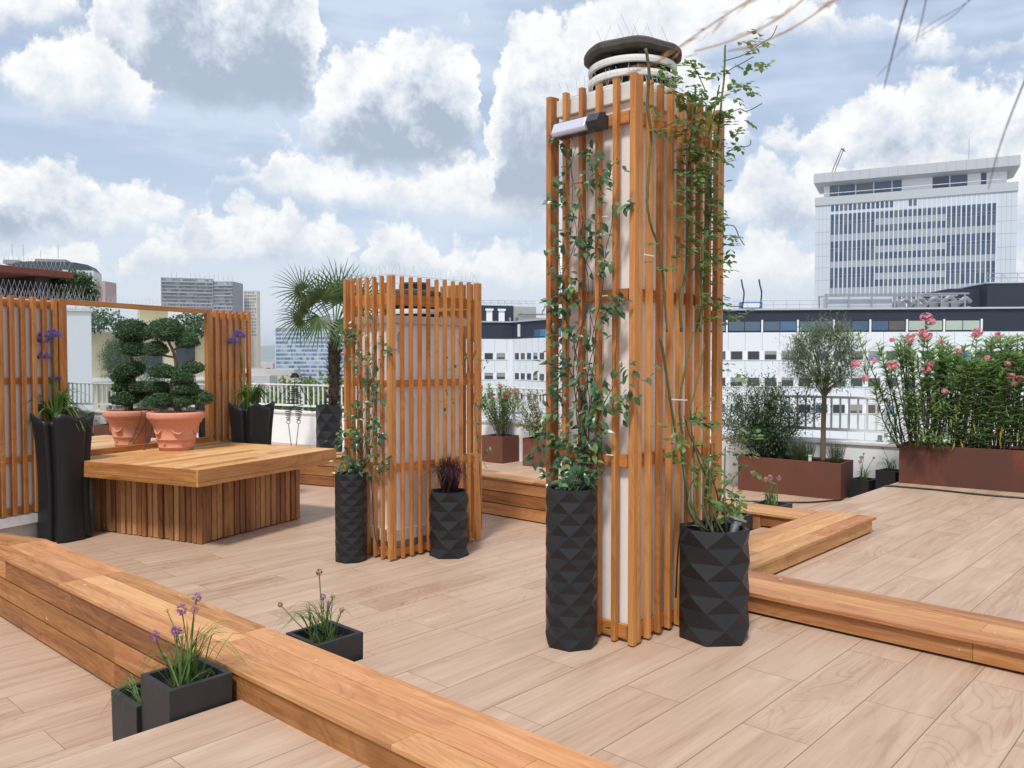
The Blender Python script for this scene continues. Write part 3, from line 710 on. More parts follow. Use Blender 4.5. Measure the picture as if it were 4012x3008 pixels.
fence4(sc1, 3.650, 4.611, 2.491, 3.110, .006, ZT, 9, 6, .036, RZ1)
for i, (y, z, lb) in enumerate(((2.505, 1.02, 'x'),)): pass

st = thing('chimney_stack', 'shorter white chimney stack with a round ringed cowl standing on the lower terrace', 'chimney', (5.35, 6.3, L0))
b = MB(); b.box2(4.90, 5.80, 6.075, 6.56, -.06, 1.888); b.build('shaft', M['plaster'], st)
b = MB(); b.box2(4.845, 5.87, 6.03, 6.60, -.17, -.062); b.build('ledge', M['render'], st, bevel=.005)
b = MB(); b.box2(4.88, 5.82, 6.06, 6.57, L0+.002, -.172); b.build('plinth', M['grey'], st)
b = MB(); b.box2(4.852, 5.856, 6.035, 6.60, 1.89, 1.965); b.build('cap_slab', M['ring'], st, bevel=.006)
cowl(st, Vector((5.39, 6.32, 0)), .235, 1.967, [2.0, 2.088], .046, 2.235, .262, .062)
m = MB(); m.lathe(Vector((5.41, 6.33, 0)), [(.12, 2.24), (.13, 2.27), (.13, 2.29), (.15, 2.295), (.15, 2.315), (.02, 2.325)], 32); m.build('vent_cap', M['concrete'], st)
sc2 = thing('slatted_screen', 'shorter orange wood slatted screen on the lower terrace beside the table', 'slatted screen', (5.37, 6.31, L0), 'slatted screens round the chimney stacks')
fence4(sc2, 4.772, 5.975, 5.957, 6.664, L0+.012, 2.328, 11, 7, .037, [(2.06, 2.165), (1.291, 1.356), (.495, .57), (-.296, -.231)])
m = MB(); m.box((4.99, 6.066, 1.70), (.05, .012, .16)); m.box((4.985, 6.06, 1.79), (.012, .012, .05)); m.build('anchor_plate', M['grey'], st)
# bird wire and spikes along the top of the shorter screen
b = MB(); rr = random.Random(5)
for (p, u, L) in ((Vector((4.78, 5.96, 2.333)), Vector((0, 1, 0)), .70), (Vector((4.78, 5.96, 2.333)), Vector((1, 0, 0)), 1.19), (Vector((5.96, 5.97, 2.333)), Vector((0, 1, 0)), .68), (Vector((4.78, 6.65, 2.333)), Vector((1, 0, 0)), 1.17)):
    b.tube([p, p+u*L], .0022, 4)
    for k in range(int(L/.028)):
        q = p+u*(.01+k*.028); s_ = Vector((-u.y, u.x, 0)); sg = 1 if k % 2 else -1
        b.tube([q, q+s_*sg*rr.uniform(.01, .035)+u*rr.uniform(-.045, .045)+Vector((0, 0, rr.uniform(.085, .115)))], .0011, 4)
tag(b.build('bird_spikes', M['wire']), 'row of fine wire bird spikes along the top of the shorter slatted screen', 'bird spikes')
b = MB()
for k in range(70):
    q = W0+E1*(-1.3+k*.052)+WN*-.18+Vector((0, 0, 2.173))
    for sg in (-1, 1): b.tube([q, q+WN*sg*rr.uniform(.0, .03)+E1*sg*rr.uniform(.015, .045)+Vector((0, 0, rr.uniform(.10, .13)))], .0012, 4)
tag(b.build('bird_spikes', M['wire']), 'row of wire bird spikes on the white wall above the mirror', 'bird spikes')

# ------------------------------------------------------------------ flood lamp on the tall screen
lp = thing('flood_lamp', 'grey bulkhead lamp with a white opal lens fixed to the tall slatted screen', 'lamp', (3.6, 2.83, 2.84))
b = MB(); b.box2(3.612, 3.646, 2.66, 2.99, 2.80, 2.875); b.build('bracket', M['lampbody'], lp, bevel=.004)
def tilted(mb, y0, y1, prof):
    mb.grid([[Vector((x, y, z)) for x, z in prof] for y in (y0, y1)], True, True, True)
b = MB(); tilted(b, 2.705, 2.99, [(3.61, 2.885), (3.575, 2.878), (3.555, 2.835), (3.575, 2.80), (3.61, 2.80)]); tilted(b, 2.66, 2.735, [(3.62, 2.893), (3.56, 2.875), (3.53, 2.83), (3.56, 2.798), (3.62, 2.798)]); b.build('housing', M['lampbody'], lp, bevel=.004)
b = MB(); tilted(b, 2.742, 2.975, [(3.580, 2.874), (3.555, 2.868), (3.530, 2.812), (3.538, 2.792), (3.572, 2.797)]); b.build('lens', M['opal'], lp, bevel=.006)

# ------------------------------------------------------------------ planters
def faceted(name, label, c, Rr, H, n, rows, a0, group='black faceted planters', soil=True):
    th = thing(name, label, 'planter', c, group)
    c = Vector(c); b = MB()
    pt = lambda k, j, z: c+Vector((Rr*math.cos(2*math.pi*(k+.5*(j % 2))/n+a0), Rr*math.sin(2*math.pi*(k+.5*(j % 2))/n+a0), z))
    for j in range(rows):
        z0, z1 = H*j/rows, H*(j+1)/rows
        for k in range(n):
            if j % 2 == 0:
                b.face([pt(k, j, z0), pt(k+1, j, z0), pt(k, j+1, z1)]); b.face([pt(k+1, j, z0), pt(k+1, j+1, z1), pt(k, j+1, z1)])
            else:
                b.face([pt(k, j, z0), pt(k+1, j, z0), pt(k+1, j+1, z1)]); b.face([pt(k, j, z0), pt(k+1, j+1, z1), pt(k, j+1, z1)])
    m = 48; ri = Rr*.80
    rim = []
    for q in range(m):      # flat lip between the many-sided outside and the round mouth
        t = 2*math.pi*q/m; s_ = (t-a0-(math.pi/n if rows % 2 else 0)) % (2*math.pi/n)-math.pi/n
        ro = Rr*math.cos(math.pi/n)/math.cos(s_); rim.append((t, ro))
    ring = lambda f, z: [c+Vector((f(t, ro)*math.cos(t), f(t, ro)*math.sin(t), z)) for t, ro in rim]
    b.grid([ring(lambda t, ro: ro*.999, H), ring(lambda t, ro: ri+.006, H+.001), ring(lambda t, ro: ri, H-.004), ring(lambda t, ro: ri*.98, H-.10)])
    b.face([pt(k, 0, .001) for k in reversed(range(n))])
    b.build('pot', M['black'], th, bevel=.0012, seg=1)
    if soil:
        s = MB(); rr = random.Random(int(Rr*1000))
        s.grid([[c+Vector((r*math.cos(2*math.pi*k/24), r*math.sin(2*math.pi*k/24), H-.055+rr.uniform(-.008, .012))) for k in range(24)] for r in (.005, ri*.35, ri*.7, ri*.985)]); s.build('soil', M['soil'], th, smooth=True)
    return th
TL = (3.487, 2.785, 0); TRP = (4.117, 2.268, 0); ML = (4.58, 6.297, L0); MR = (5.337, 5.768, L0); PP = (8.556, 12.4, L0)
faceted('faceted_planter', 'tall slim black faceted planter left of the tall screen, holding the jasmine', TL, .143, .857, 7, 14, .15)
faceted('faceted_planter', 'squat wide black faceted planter right of the tall screen, holding the rose', TRP, .196, .62, 6, 7, .30)
faceted('faceted_planter', 'slim black faceted planter left of the shorter screen', ML, .149, .823, 7, 14, .1)
faceted('faceted_planter', 'squat black faceted planter with purple grass before the shorter screen', MR, .192, .625, 6, 7, .3)
faceted('faceted_planter', 'large black faceted planter holding the palm near the back parapet', PP, .237, 1.06, 6, 7, .25)

def square_pot(label, x0, x1, y0, y1, zt, z0=L0, rz=0.):
    th = thing('square_planter', label, 'planter', ((x0+x1)/2, (y0+y1)/2, z0), 'square anthracite planters')
    w = .026; b = MB(); i = []
    cx, cy = (x0+x1)/2, (y0+y1)/2; ca, sa = math.cos(rz), math.sin(rz)
    def P(x, y, z): return (cx+(x-cx)*ca-(y-cy)*sa, cy+(x-cx)*sa+(y-cy)*ca, z)
    ring = lambda d, z: [P(x0+d, y0+d, z), P(x1-d, y0+d, z), P(x1-d, y1-d, z), P(x0+d, y1-d, z)]
    b.grid([ring(.004, z0+.002), ring(0, zt), ring(w, zt), ring(w+.004, zt-.16)], True, True, True)
    b.build('pot', M['blackm'], th, bevel=.003)
    s = MB(); rr = random.Random(int(x0*977)); n = 9
    g = [[Vector(P(x0+w+.003+(x1-x0-2*w-.006)*i_/n, y0+w+.003+(y1-y0-2*w-.006)*j/n, zt-.05+rr.uniform(-.010, .012))) for i_ in range(n+1)] for j in range(n+1)]
    s.grid(g, False); s.build('soil', M['soil'], th, smooth=False)
    return th
square_pot('square anthracite planter against the near kerb, holding purple alliums', 1.552, 1.846, 3.445, 3.735, .13)
square_pot('lower square anthracite planter half hidden at the foot of the near kerb', 1.535, 1.83, 3.742, 4.03, -.02)
square_pot('square anthracite planter on the far side of the near kerb, with fading alliums', 2.305, 2.588, 3.455, 3.745, .13)
square_pot('square anthracite planter right of the squat faceted planter with pale striped grass', 6.68, 6.965, 3.445, 3.735, .14)
square_pot('square anthracite planter sunk behind the short kerb with pink alliums', 7.54, 7.82, 3.45, 3.74, .13)
square_pot('low square anthracite planter against the white parapet with one magenta allium', 11.16, 11.45, 3.86, 4.14, -.06, rz=-.15)
square_pot('taller square anthracite planter next to the long rusty planter', 11.16, 11.44, 3.52, 3.79, .09, rz=-.15)

def corten(label, c00, u, L, Dp, z0, z1, mat, group='rust coloured steel planters'):
    """c00: near left corner, u along the front, depth away from the viewer"""
    th = thing('corten_planter', label, 'planter', (c00[0], c00[1], z0), group)
    o = Vector((*c00, 0)); w = Vector((-u.y, u.x, 0)); w = w if w.dot(FH) > 0 else -w
    q = lambda a, b_, z: o+u*a+w*b_+Vector((0, 0, z)); b = MB(); e = .028
    def ring(d, z):
        p = [(d, d), (L-d, d), (L-d, Dp-d), (d, Dp-d)]
        if u.x*w.y-u.y*w.x < 0: p.reverse()
        return [q(a, c_, z) for a, c_ in p]
    b.grid([ring(.001, z0+.001), ring(0, z1), ring(e, z1), ring(e, z1-.03), ring(.006, z1-.034), ring(.006, z1-.2)], True, True, True); b.build('trough', mat, th, bevel=.003)
    s = MB(); rr = random.Random(int(L*131)); n, m = max(6, int(L/.06)), max(6, int(Dp/.06))
    s.grid([[q(.03+(L-.06)*i/n, .03+(Dp-.06)*j/m, z1-.05+rr.uniform(-.015, .02)) for i in range(n+1)] for j in range(m+1)], False); s.build('soil', M['soil'], th)
    return th
uA = Vector((10.949-10.845, 4.171-5.605, 0)).normalized()
corten('long low rust brown planter holding the olive tree', (10.845, 5.605), uA, 1.438, .55, L0, .16, M['corten'])
uB = Vector((10.972-10.828, 2.07-3.409, 0)).normalized()
corten('long rust red planter on the raised deck holding the pink oleanders', (10.832, 3.405), uB, 2.6, .55, .002, .488, M['cortend'])
uC = Vector((.035, -1, 0)).normalized()
corten('rust brown cube planter with red oleander beside the shorter screen', (10.63, 10.60), uC, .505, .46, L0, .155, M['corten'])
corten('rust brown cube planter with the variegated shrub, partly behind the tall screen', (10.70, 9.655), Vector((.18, -1, 0)).normalized(), .525, .46, L0, .16, M['corten'])

# twisted tall planters by the mirror wall
def folded(label, c, rot, H, zr):
    th = thing('folded_planter', label, 'planter', c, 'tall folded black planters'); c = Vector(c); b = MB(); n, m = 128, 26
    def rad(t, s):
        q = 4*t
        base = .262*(1+.055*math.cos(q))                       # squarish
        d = abs(((t+math.pi/4+.22) % (math.pi/2))-math.pi/4)   # one deep fold on each side
        fold = .085*math.exp(-(d/.12)**2)
        return (base-fold)*(.87+.30*(s-.36)**2*1.6+.02*s)
    def top(t): 
        d = abs(((t+math.pi/4+.22) % (math.pi/2))-math.pi/4)
        return H-.095*math.exp(-(d/.34)**2)+.035*math.cos(4*t)
    P = lambda t, s, k=1.: c+Vector((math.cos(t+rot)*rad(t, s)*k, math.sin(t+rot)*rad(t, s)*k, top(t)*s))
    T = [2*math.pi*k/n for k in range(n)]
    rows = [[P(t, j/m) for t in T] for j in range(m+1)]
    rows += [[P(t, 1.)*1. + (c-P(t, 1.)).normalized()*0 + Vector((0, 0, .001)) + Vector(((c.x-P(t, 1.).x)*.055, (c.y-P(t, 1.).y)*.055, 0)) for t in T]]
    rows += [[Vector(((P(t, .9).x-c.x)*.93+c.x, (P(t, .9).y-c.y)*.93+c.y, P(t, .86).z)) for t in T]]
    b.grid(rows, True, True, False); b.build('pot', M['black'], th, smooth=True)
    s = MB(); rr = random.Random(9)
    s.grid([[c+Vector((math.cos(t+rot)*rad(t, .87)*f, math.sin(t+rot)*rad(t, .87)*f, H*.87+rr.uniform(-.01, .01))) for t in T[::4]] for f in (.02, .4, .7, .97)]); s.build('soil', M['soil'], th)
LP = (2.93, 9.14, L0); RP = (6.02, 10.42, L0)
LP = tuple(Vector((2.939, 9.096, L0))+FH*.22+RT*-.02)
folded('tall black folded planter before the left slatted screen', LP, 2.576, 1.32, 0)
folded('tall black folded planter at the far right end of the mirror wall', tuple(W0+E1*2.12+WN*.34+Vector((0, 0, L0))), 2.55, 1.31, 0)

# terracotta pot
TB = (4.378, 9.433, TP+.001)
th = thing('terracotta_pot', 'ornate terracotta pot standing on the platform before the mirror', 'pot', TB)
b = MB(); prof = [(.185, 0), (.192, .004), (.194, .03), (.200, .034), (.201, .044), (.196, .05), (.212, .12), (.222, .124), (.223, .138), (.217, .144), (.262, .31), (.280, .322), (.287, .336), (.284, .348), (.302, .362), (.318, .372), (.323, .39), (.322, .425), (.315, .442), (.300, .448), (.282, .446), (.276, .43), (.262, .36)]
b.lathe(TB, prof, 72, 0, True); b.build('pot', M['terra'], th, smooth=True)
def rz(z):
    for (r0, z0), (r1, z1) in zip(prof[10:14], prof[11:15]):
        if z0 <= z <= z1: return r0+(r1-r0)*(z-z0)/max(1e-6, z1-z0)
    return .24
b = MB(); rr = random.Random(4)
for g in range(6):           # garlands between rosettes
    a0 = g*math.pi/3+.15; pts = []
    for k in range(15):
        f = k/14; a = a0+(f-.5)*.72; z = .285-.085*(1-(2*f-1)**2)
        r = rz(z)+.004; pts.append(Vector(TB)+Vector((math.cos(a)*r, math.sin(a)*r, z)))
    b.tube(pts, [.004+.009*math.sin(math.pi*k/14)*(1+.25*math.sin(k*2.3)) for k in range(15)], 8)
    for (da, z, s_) in ((.52, .262, .022), (.36, .29, .016)):
        a = a0+da; r = rz(z)
        for k in range(6):
            q = Vector((math.cos(a+math.cos(k)*s_*2.2)*r, math.sin(a+math.cos(k)*s_*2.2)*r, z+math.sin(k)*s_*.6)); bm_ = Vector(TB)+q
            b.lathe(bm_-Vector((0, 0, .006)), [(.001, -.004), (.008, 0), (.009, .006), (.006, .012), (.001, .014)], 8)
    a = a0+.3
    for k in range(5):
        r = .205; q = Vector((math.cos(a+math.cos(k*1.25)*.06)*r, math.sin(a+math.cos(k*1.25)*.06)*r, .085+math.sin(k*1.25)*.013)); b.lathe(Vector(TB)+q-Vector((0, 0, .005)), [(.001, -.003), (.008, 0), (.009, .006), (.001, .012)], 8)
b.build('garland_relief', M['terra'], th, smooth=True)
b = MB(); b.lathe(Vector(TB)+Vector((0, 0, .385)), [(.001, .01), (.1, .006), (.2, .01), (.262, 0)], 24); b.build('soil', M['soil'], th)

# ------------------------------------------------------------------ plants
ROSE_CANES = [[(3.577,2.42,3.143),(3.609,2.42,3.024),(3.627,2.42,2.887),(3.654,2.42,2.759),(3.663,2.42,2.684),(3.639,2.42,2.545),(3.631,2.42,2.429),(3.637,2.42,2.334),(3.667,2.42,2.251),(3.721,2.42,2.18),(3.757,2.42,2.105),(3.789,2.42,1.959),(3.809,2.42,1.811),(3.825,2.42,1.704)],[(3.833,2.42,1.682),(3.885,2.42,1.541),(3.921,2.42,1.408),(3.96,2.42,1.274),(4.004,2.42,1.137),(4.031,2.397,1.013),(4.007,2.356,0.862),(4.01,2.319,0.732),(4.019,2.286,0.618)],[(4.056,2.276,0.586),(4.02,2.312,0.709),(4.012,2.353,0.85),(4.052,2.397,1.011),(4.068,2.42,1.144),(4.041,2.42,1.281),(4.065,2.42,1.416),(4.128,2.42,1.574),(4.182,2.42,1.712)],[(4.129,2.273,0.575),(4.149,2.323,0.747),(4.14,2.37,0.915),(4.102,2.413,1.074),(4.078,2.42,1.234),(4.077,2.42,1.291),(4.174,2.42,1.483),(4.228,2.42,1.644)],[(4.092,2.278,0.591),(4.213,2.321,0.739),(4.27,2.366,0.901),(4.211,2.399,1.02),(4.156,2.42,1.115),(4.089,2.42,1.234)],[(4.177,2.274,0.579),(4.263,2.303,0.677),(4.317,2.327,0.76),(4.304,2.359,0.875),(4.412,2.407,1.051)],[(4.016,2.284,0.613),(3.92,2.31,0.701),(3.913,2.332,0.776),(3.952,2.349,0.836)],[(4.236,2.294,0.647),(4.374,2.332,0.776),(4.524,2.346,0.829),(4.652,2.359,0.876),(4.643,2.383,0.96)],[(4.054,2.42,1.71),(4.042,2.42,1.873),(4.1,2.42,2.053),(4.118,2.42,2.19),(4.146,2.42,2.401),(4.113,2.42,2.553),(4.141,2.42,2.765),(4.149,2.42,2.942),(4.156,2.42,3.11)],[(4.176,2.42,1.713),(4.194,2.42,1.88),(4.181,2.42,2.038),(4.21,2.42,2.199),(4.291,2.42,2.42),(4.278,2.42,2.578),(4.351,2.42,2.729),(4.371,2.42,2.862),(4.357,2.42,3.02),(4.397,2.42,3.243),(4.406,2.42,3.39)],[(4.217,2.42,1.714),(4.288,2.42,1.885),(4.307,2.42,2.101),(4.314,2.42,2.316),(4.352,2.42,2.644),(4.328,2.42,2.8),(4.368,2.42,3.001),(4.432,2.42,3.176)]]
ROSE_TWIGS = [[(4.397,2.42,3.297),(4.541,2.42,3.356),(4.704,2.42,3.433),(4.849,2.42,3.518),(5.001,2.42,3.607),(5.086,2.42,3.702)],[(4.376,2.42,3.206),(4.497,2.42,3.279),(4.611,2.42,3.342),(4.728,2.42,3.406)],[(4.457,2.42,3.009),(4.569,2.42,3.055),(4.687,2.42,3.07),(4.869,2.42,3.156)],[(4.394,2.42,2.758),(4.528,2.42,2.816),(4.667,2.42,2.853),(4.738,2.42,2.906)],[(3.997,2.42,3.192),(4.056,2.42,3.126),(4.157,2.42,3.058)],[(3.847,2.42,3.064),(3.686,2.42,3.005),(3.609,2.42,2.968)],[(3.654,2.42,2.73),(3.741,2.42,2.777),(3.85,2.42,2.833)],[(3.833,2.42,2.667),(3.926,2.42,2.714),(4.14,2.42,2.796)],[(4.357,2.42,2.332),(4.49,2.42,2.348),(4.583,2.42,2.292),(4.678,2.42,2.256)],[(4.342,2.42,1.909),(4.475,2.42,1.872),(4.66,2.42,1.881)]]
ROSE_MASS = [(4.08,2.42,2.804),(4.12,2.42,2.771),(4.041,2.42,2.736),(4.141,2.42,2.723),(4.082,2.42,2.651),(4.063,2.42,2.596),(4.123,2.42,2.575),(4.083,2.42,2.538),(4.005,2.42,2.495),(4.144,2.42,2.505),(4.138,2.42,2.94),(3.999,2.42,2.991),(4.0,2.42,2.92),(4.221,2.42,2.874),(4.348,2.42,2.943),(4.412,2.42,3.01),(4.329,2.42,2.747),(4.391,2.42,2.952),(4.305,2.42,2.891),(4.435,2.42,2.939),(4.268,2.42,2.524),(4.312,2.42,2.466),(4.166,2.42,2.383),(4.208,2.42,2.378),(4.067,2.42,2.236),(4.108,2.42,2.199),(4.028,2.42,2.212),(4.292,2.42,2.335),(4.423,2.42,2.34),(4.15,2.42,2.088),(4.274,2.42,2.12),(4.339,2.42,2.114),(4.424,2.42,2.253),(4.381,2.42,2.183),(4.277,2.42,1.906),(4.409,2.42,1.825),(4.236,2.42,1.829),(4.544,2.42,1.831),(4.172,2.42,1.943),(3.741,2.42,2.777),(3.866,2.42,3.02),(3.757,2.42,3.032),(4.136,2.42,3.105),(4.303,2.42,3.061)]
ROSE_TOP = [(4.609,2.42,3.43),(4.775,2.42,3.498),(4.826,2.42,3.455),(4.864,2.42,3.43),(4.877,2.42,3.399),(4.778,2.42,3.363),(5.054,2.42,3.586),(4.6,2.42,3.273),(4.571,2.42,2.967),(4.638,2.42,3.137),(4.686,2.42,3.092),(4.618,2.42,2.944),(4.528,2.42,2.794),(4.666,2.42,2.875),(4.641,2.42,2.287),(4.677,2.42,2.262),(3.997,2.42,3.192),(4.056,2.42,3.136),(4.096,2.42,3.075),(4.387,2.42,3.219),(4.344,2.42,3.177),(4.476,2.42,3.176),(4.709,2.42,3.154),(3.642,2.42,2.152),(3.766,2.42,2.086),(3.929,2.42,2.403)]
ROSE_LOW = [(4.454,2.42,1.455),(3.729,2.42,1.231),(3.896,2.417,1.09),(3.972,2.413,1.072),(4.111,2.42,1.221),(4.155,2.42,1.207),(4.268,2.379,0.947),(4.342,2.381,0.952),(4.181,2.381,0.955),(4.094,2.356,0.864),(4.019,2.325,0.752),(4.318,2.314,0.715),(4.374,2.332,0.776),(4.681,2.375,0.933),(4.708,2.348,0.833),(4.647,2.399,1.021),(4.725,2.384,0.966),(4.58,2.403,1.038),(4.099,2.398,1.018),(4.185,2.344,0.82),(4.246,2.313,0.712)]
JAS_UP = [(2.994,2.558),(2.947,2.53),(2.764,2.545),(2.907,2.663),(2.702,2.615),(2.579,2.547),(2.567,2.369),(2.701,2.436),(2.867,2.376),(2.987,2.453),(2.764,2.323),(2.947,2.313),(2.88,2.264),(2.776,2.213),(2.675,2.213),(2.867,2.201),(2.763,2.171),(2.663,2.092),(2.675,2.033),(3.0,2.141),(2.986,2.045),(2.892,1.977),(2.959,1.939),(3.041,1.88),(2.972,1.846),(2.879,1.873),(2.661,1.833),(2.6,1.8),(2.972,1.751),(2.661,1.763),(2.564,1.878),(2.79,2.69),(3.015,2.79)]
JAS_LOW = [(3.015,1.678),(2.898,1.642),(2.785,1.663),(2.855,1.585),(2.912,1.698),(3.0,1.586),(3.045,1.517),(2.97,1.506),(2.985,1.449),(2.742,1.486),(2.715,1.53),(2.897,1.507),(2.854,1.428),(2.926,1.438),(2.701,1.431),(2.715,1.387),(2.647,1.367),(2.783,1.341),(2.854,1.339),(3.0,1.345),(3.029,1.298),(2.97,1.255),(2.999,1.196),(2.84,1.272),(2.769,1.264),(2.728,1.288),(2.687,1.322),(2.62,1.303),(2.567,1.305),(2.555,1.391),(2.491,1.467),(2.529,1.499),(2.541,1.338),(2.366,1.474),(2.465,1.362),(2.7,1.245),(2.783,1.208),(2.728,1.188),(2.797,1.14),(2.659,1.17),(2.853,1.17),(2.672,1.049),(2.783,1.085),(2.825,1.104),(2.896,1.077),(3.029,1.114),(3.105,1.109),(3.12,1.002),(3.074,0.983),(2.925,1.041),(2.824,0.992),(2.768,1.03),(2.896,0.941),(2.838,0.901),(2.741,0.988),(2.686,0.949),(2.999,0.954),(3.014,0.884),(2.954,0.878),(2.796,0.939),(2.713,1.09),(2.969,1.037),(3.044,1.217),(2.984,1.094)]
MJAS = [(6.591,1.849),(6.446,1.826),(6.641,1.772),(6.511,1.77),(6.384,1.787),(6.228,1.821),(6.078,1.725),(6.354,1.615),(6.23,1.596),(6.418,1.52),(6.14,1.54),(6.201,1.446),(6.387,1.425),(6.233,1.332),(6.142,1.334),(6.051,1.373),(6.234,1.238),(6.142,1.26),(6.053,1.206),(6.39,1.138),(6.328,1.083),(6.518,1.037),(6.391,0.985),(6.025,0.985),(6.205,0.957),(6.267,0.897),(6.146,0.866),(6.393,0.851),(6.521,0.824),(6.651,0.815),(6.685,0.754),(6.522,0.727),(6.331,0.759),(6.146,0.772),(6.026,0.855),(6.147,0.678),(6.363,0.661),(6.523,0.591),(6.396,0.563),(6.24,0.557),(6.088,0.552),(5.969,0.637),(5.999,0.541),(6.722,0.455),(6.46,0.499),(6.271,0.478),(6.524,0.493),(6.113,1.092),(5.932,1.595),(6.33,0.797),(6.454,1.059)]
MJAS_R = [(5.505,1.539),(5.531,1.44),(5.723,1.558),(5.893,1.578),(6.009,1.517),(5.45,1.225),(5.437,1.088),(5.557,1.162),(5.822,1.72),(5.892,1.109),(5.921,0.903),(5.863,0.702),(6.037,0.647)]

M['jas'] = leafmat('jasmine_leaf', (.030, .074, .036), (.078, .165, .074), (.26, .36, .09), .30, .5, .22)
M['rose'] = leafmat('rose_leaf', (.065, .13, .042), (.135, .23, .07), (.30, .33, .08), .42, .4, .35)
M['cane'] = plain('rose_cane', (.085, .10, .035), .6, var=.35, scale=30.)
M['twig'] = plain('thin_brown_stem', (.06, .035, .02), .7, var=.3, scale=30.)
M['bark'] = plain('pale_bark', (.15, .11, .07), .85, var=.3, scale=25., bumps=.6, bscale=50.)
M['ilex'] = leafmat('clipped_holly_leaf', (.026, .066, .026), (.06, .125, .046), (.15, .24, .085), .45, .35, .12)
M['olive'] = leafmat('olive_leaf', (.10, .14, .075), (.195, .245, .145), (.34, .39, .26), .5, .35, .25)
M['bush'] = leafmat('pistacia_leaf', (.040, .080, .042), (.10, .165, .08), (.24, .31, .12), .45, .4, .25)
M['herb'] = leafmat('herb_leaf', (.035, .065, .018), (.085, .125, .038), (.17, .20, .07), .55, .3, .3)
M['oleander'] = leafmat('oleander_leaf', (.075, .155, .05), (.19, .31, .095), (.38, .50, .18), .38, .5, .42)
M['yellowleaf'] = leafmat('yellowed_leaf', (.35, .28, .04), (.45, .38, .06), None, .5, .3, .4)
M['pink'] = leafmat('pink_petal', (.62, .16, .22), (.78, .30, .36), (.85, .48, .50), .6, .2, .4)
M['red'] = leafmat('red_petal', (.52, .035, .07), (.66, .08, .13), None, .6, .2, .35)
M['blade'] = leafmat('green_blade', (.06, .13, .035), (.14, .235, .065), (.30, .35, .12), .45, .35, .35)
M['stripe'] = leafmat('striped_blade', (.20, .28, .08), (.36, .42, .16), (.5, .5, .25), .5, .3, .35)
M['allium'] = leafmat('allium_floret', (.26, .12, .28), (.40, .21, .42), (.52, .34, .50), .6, .2, .3)
M['alliumpink'] = leafmat('pink_allium_floret', (.48, .20, .26), (.60, .32, .36), None, .6, .2, .3)
M['spent'] = leafmat('spent_floret', (.22, .14, .05), (.34, .24, .09), None, .8, .1, .2)
M['agap'] = leafmat('agapanthus_floret', (.10, .09, .33), (.19, .17, .46), (.30, .26, .55), .55, .2, .3)
M['agleaf'] = leafmat('agapanthus_leaf', (.05, .115, .025), (.12, .21, .05), (.26, .31, .09), .4, .4, .35)
M['purple'] = leafmat('purple_blade', (.028, .010, .013), (.065, .024, .028), (.15, .07, .05), .5, .3, .3)
M['plume'] = leafmat('tan_plume', (.42, .26, .15), (.55, .38, .24), None, .8, .1, .4)
M['palm'] = leafmat('palm_leaf', (.028, .065, .020), (.070, .130, .036), (.19, .24, .08), .4, .45, .25)
M['fibre'] = plain('palm_trunk_fibre', (.045, .032, .022), .95, var=.5, scale=40., bumps=1., bscale=60.)
M['vari'] = leafmat('variegated_leaf', (.07, .11, .05), (.28, .30, .16), (.52, .50, .32), .45, .4, .3)
M['hedge'] = leafmat('creeper_leaf', (.025, .055, .014), (.065, .115, .030), (.14, .20, .05), .45, .4, .35)
M['citytree'] = leafmat('plane_tree_leaf', (.05, .09, .018), (.14, .20, .035), (.26, .32, .06), .6, .2, .35)

def rv(rr): 
    while True:
        v = Vector((rr.uniform(-1, 1), rr.uniform(-1, 1), rr.uniform(-1, 1)))
        if .05 < v.length < 1: return v
def scatter(mb, p, n, r, L, w, rr, out=None, fold=.2, curl=.25, squash=(1, 1, 1), droop=.3, big=False):
    for _ in range(n):
        q = Vector(p)+Vector((rr.gauss(0, r*.5)*squash[0], rr.gauss(0, r*.5)*squash[1], rr.gauss(0, r*.5)*squash[2]))
        d = rv(rr).normalized(); d.z -= droop
        if out is not None: d = d+out*.5
        nn = Vector((rr.uniform(-.6, .6), rr.uniform(-.6, .6), 1))
        if out is not None: nn += out*.9
        s = rr.uniform(.65, 1.15); (mb.oval if big else mb.leaf)(q, d, nn, L*s, w*s, fold, curl)

def vine(name, label, cat, canes, leafsets, leafm, stemm, stem_r, seed, out, group=None, extra=None, loc=(0, 0, 0)):
    rr = random.Random(seed); th = thing(name, label, cat, loc, group)
    s = MB()
    for c in canes:
        n = len(c); s.tube(c, [stem_r*(1.-.6*k/(n-1)) for k in range(n)], 6)
    s.build('stem', stemm, th, smooth=True)
    f = MB()
    for (pts, n, r, L, w, sq) in leafsets:
        for p in pts: scatter(f, p, max(1, int(n*rr.uniform(.5, 1.4))), r, L, w, rr, out, squash=sq, big=True)
    f.build('foliage', leafm, th)
    return th
def smoothline(pts, k=4, jit=0., rr=None):
    out = []; P = [Vector(p) for p in pts]
    for i in range(len(P)-1):
        a, b, c, d = P[max(i-1, 0)], P[i], P[i+1], P[min(i+2, len(P)-1)]
        for j in range(k):
            t = j/k
            q = .5*((2*b)+(c-a)*t+(2*a-5*b+4*c-d)*t*t+(3*b-a-3*c+d)*t**3)
            if jit and rr: q += rv(rr)*jit
            out.append(q)
    return out+[P[-1]]
rr = random.Random(21)
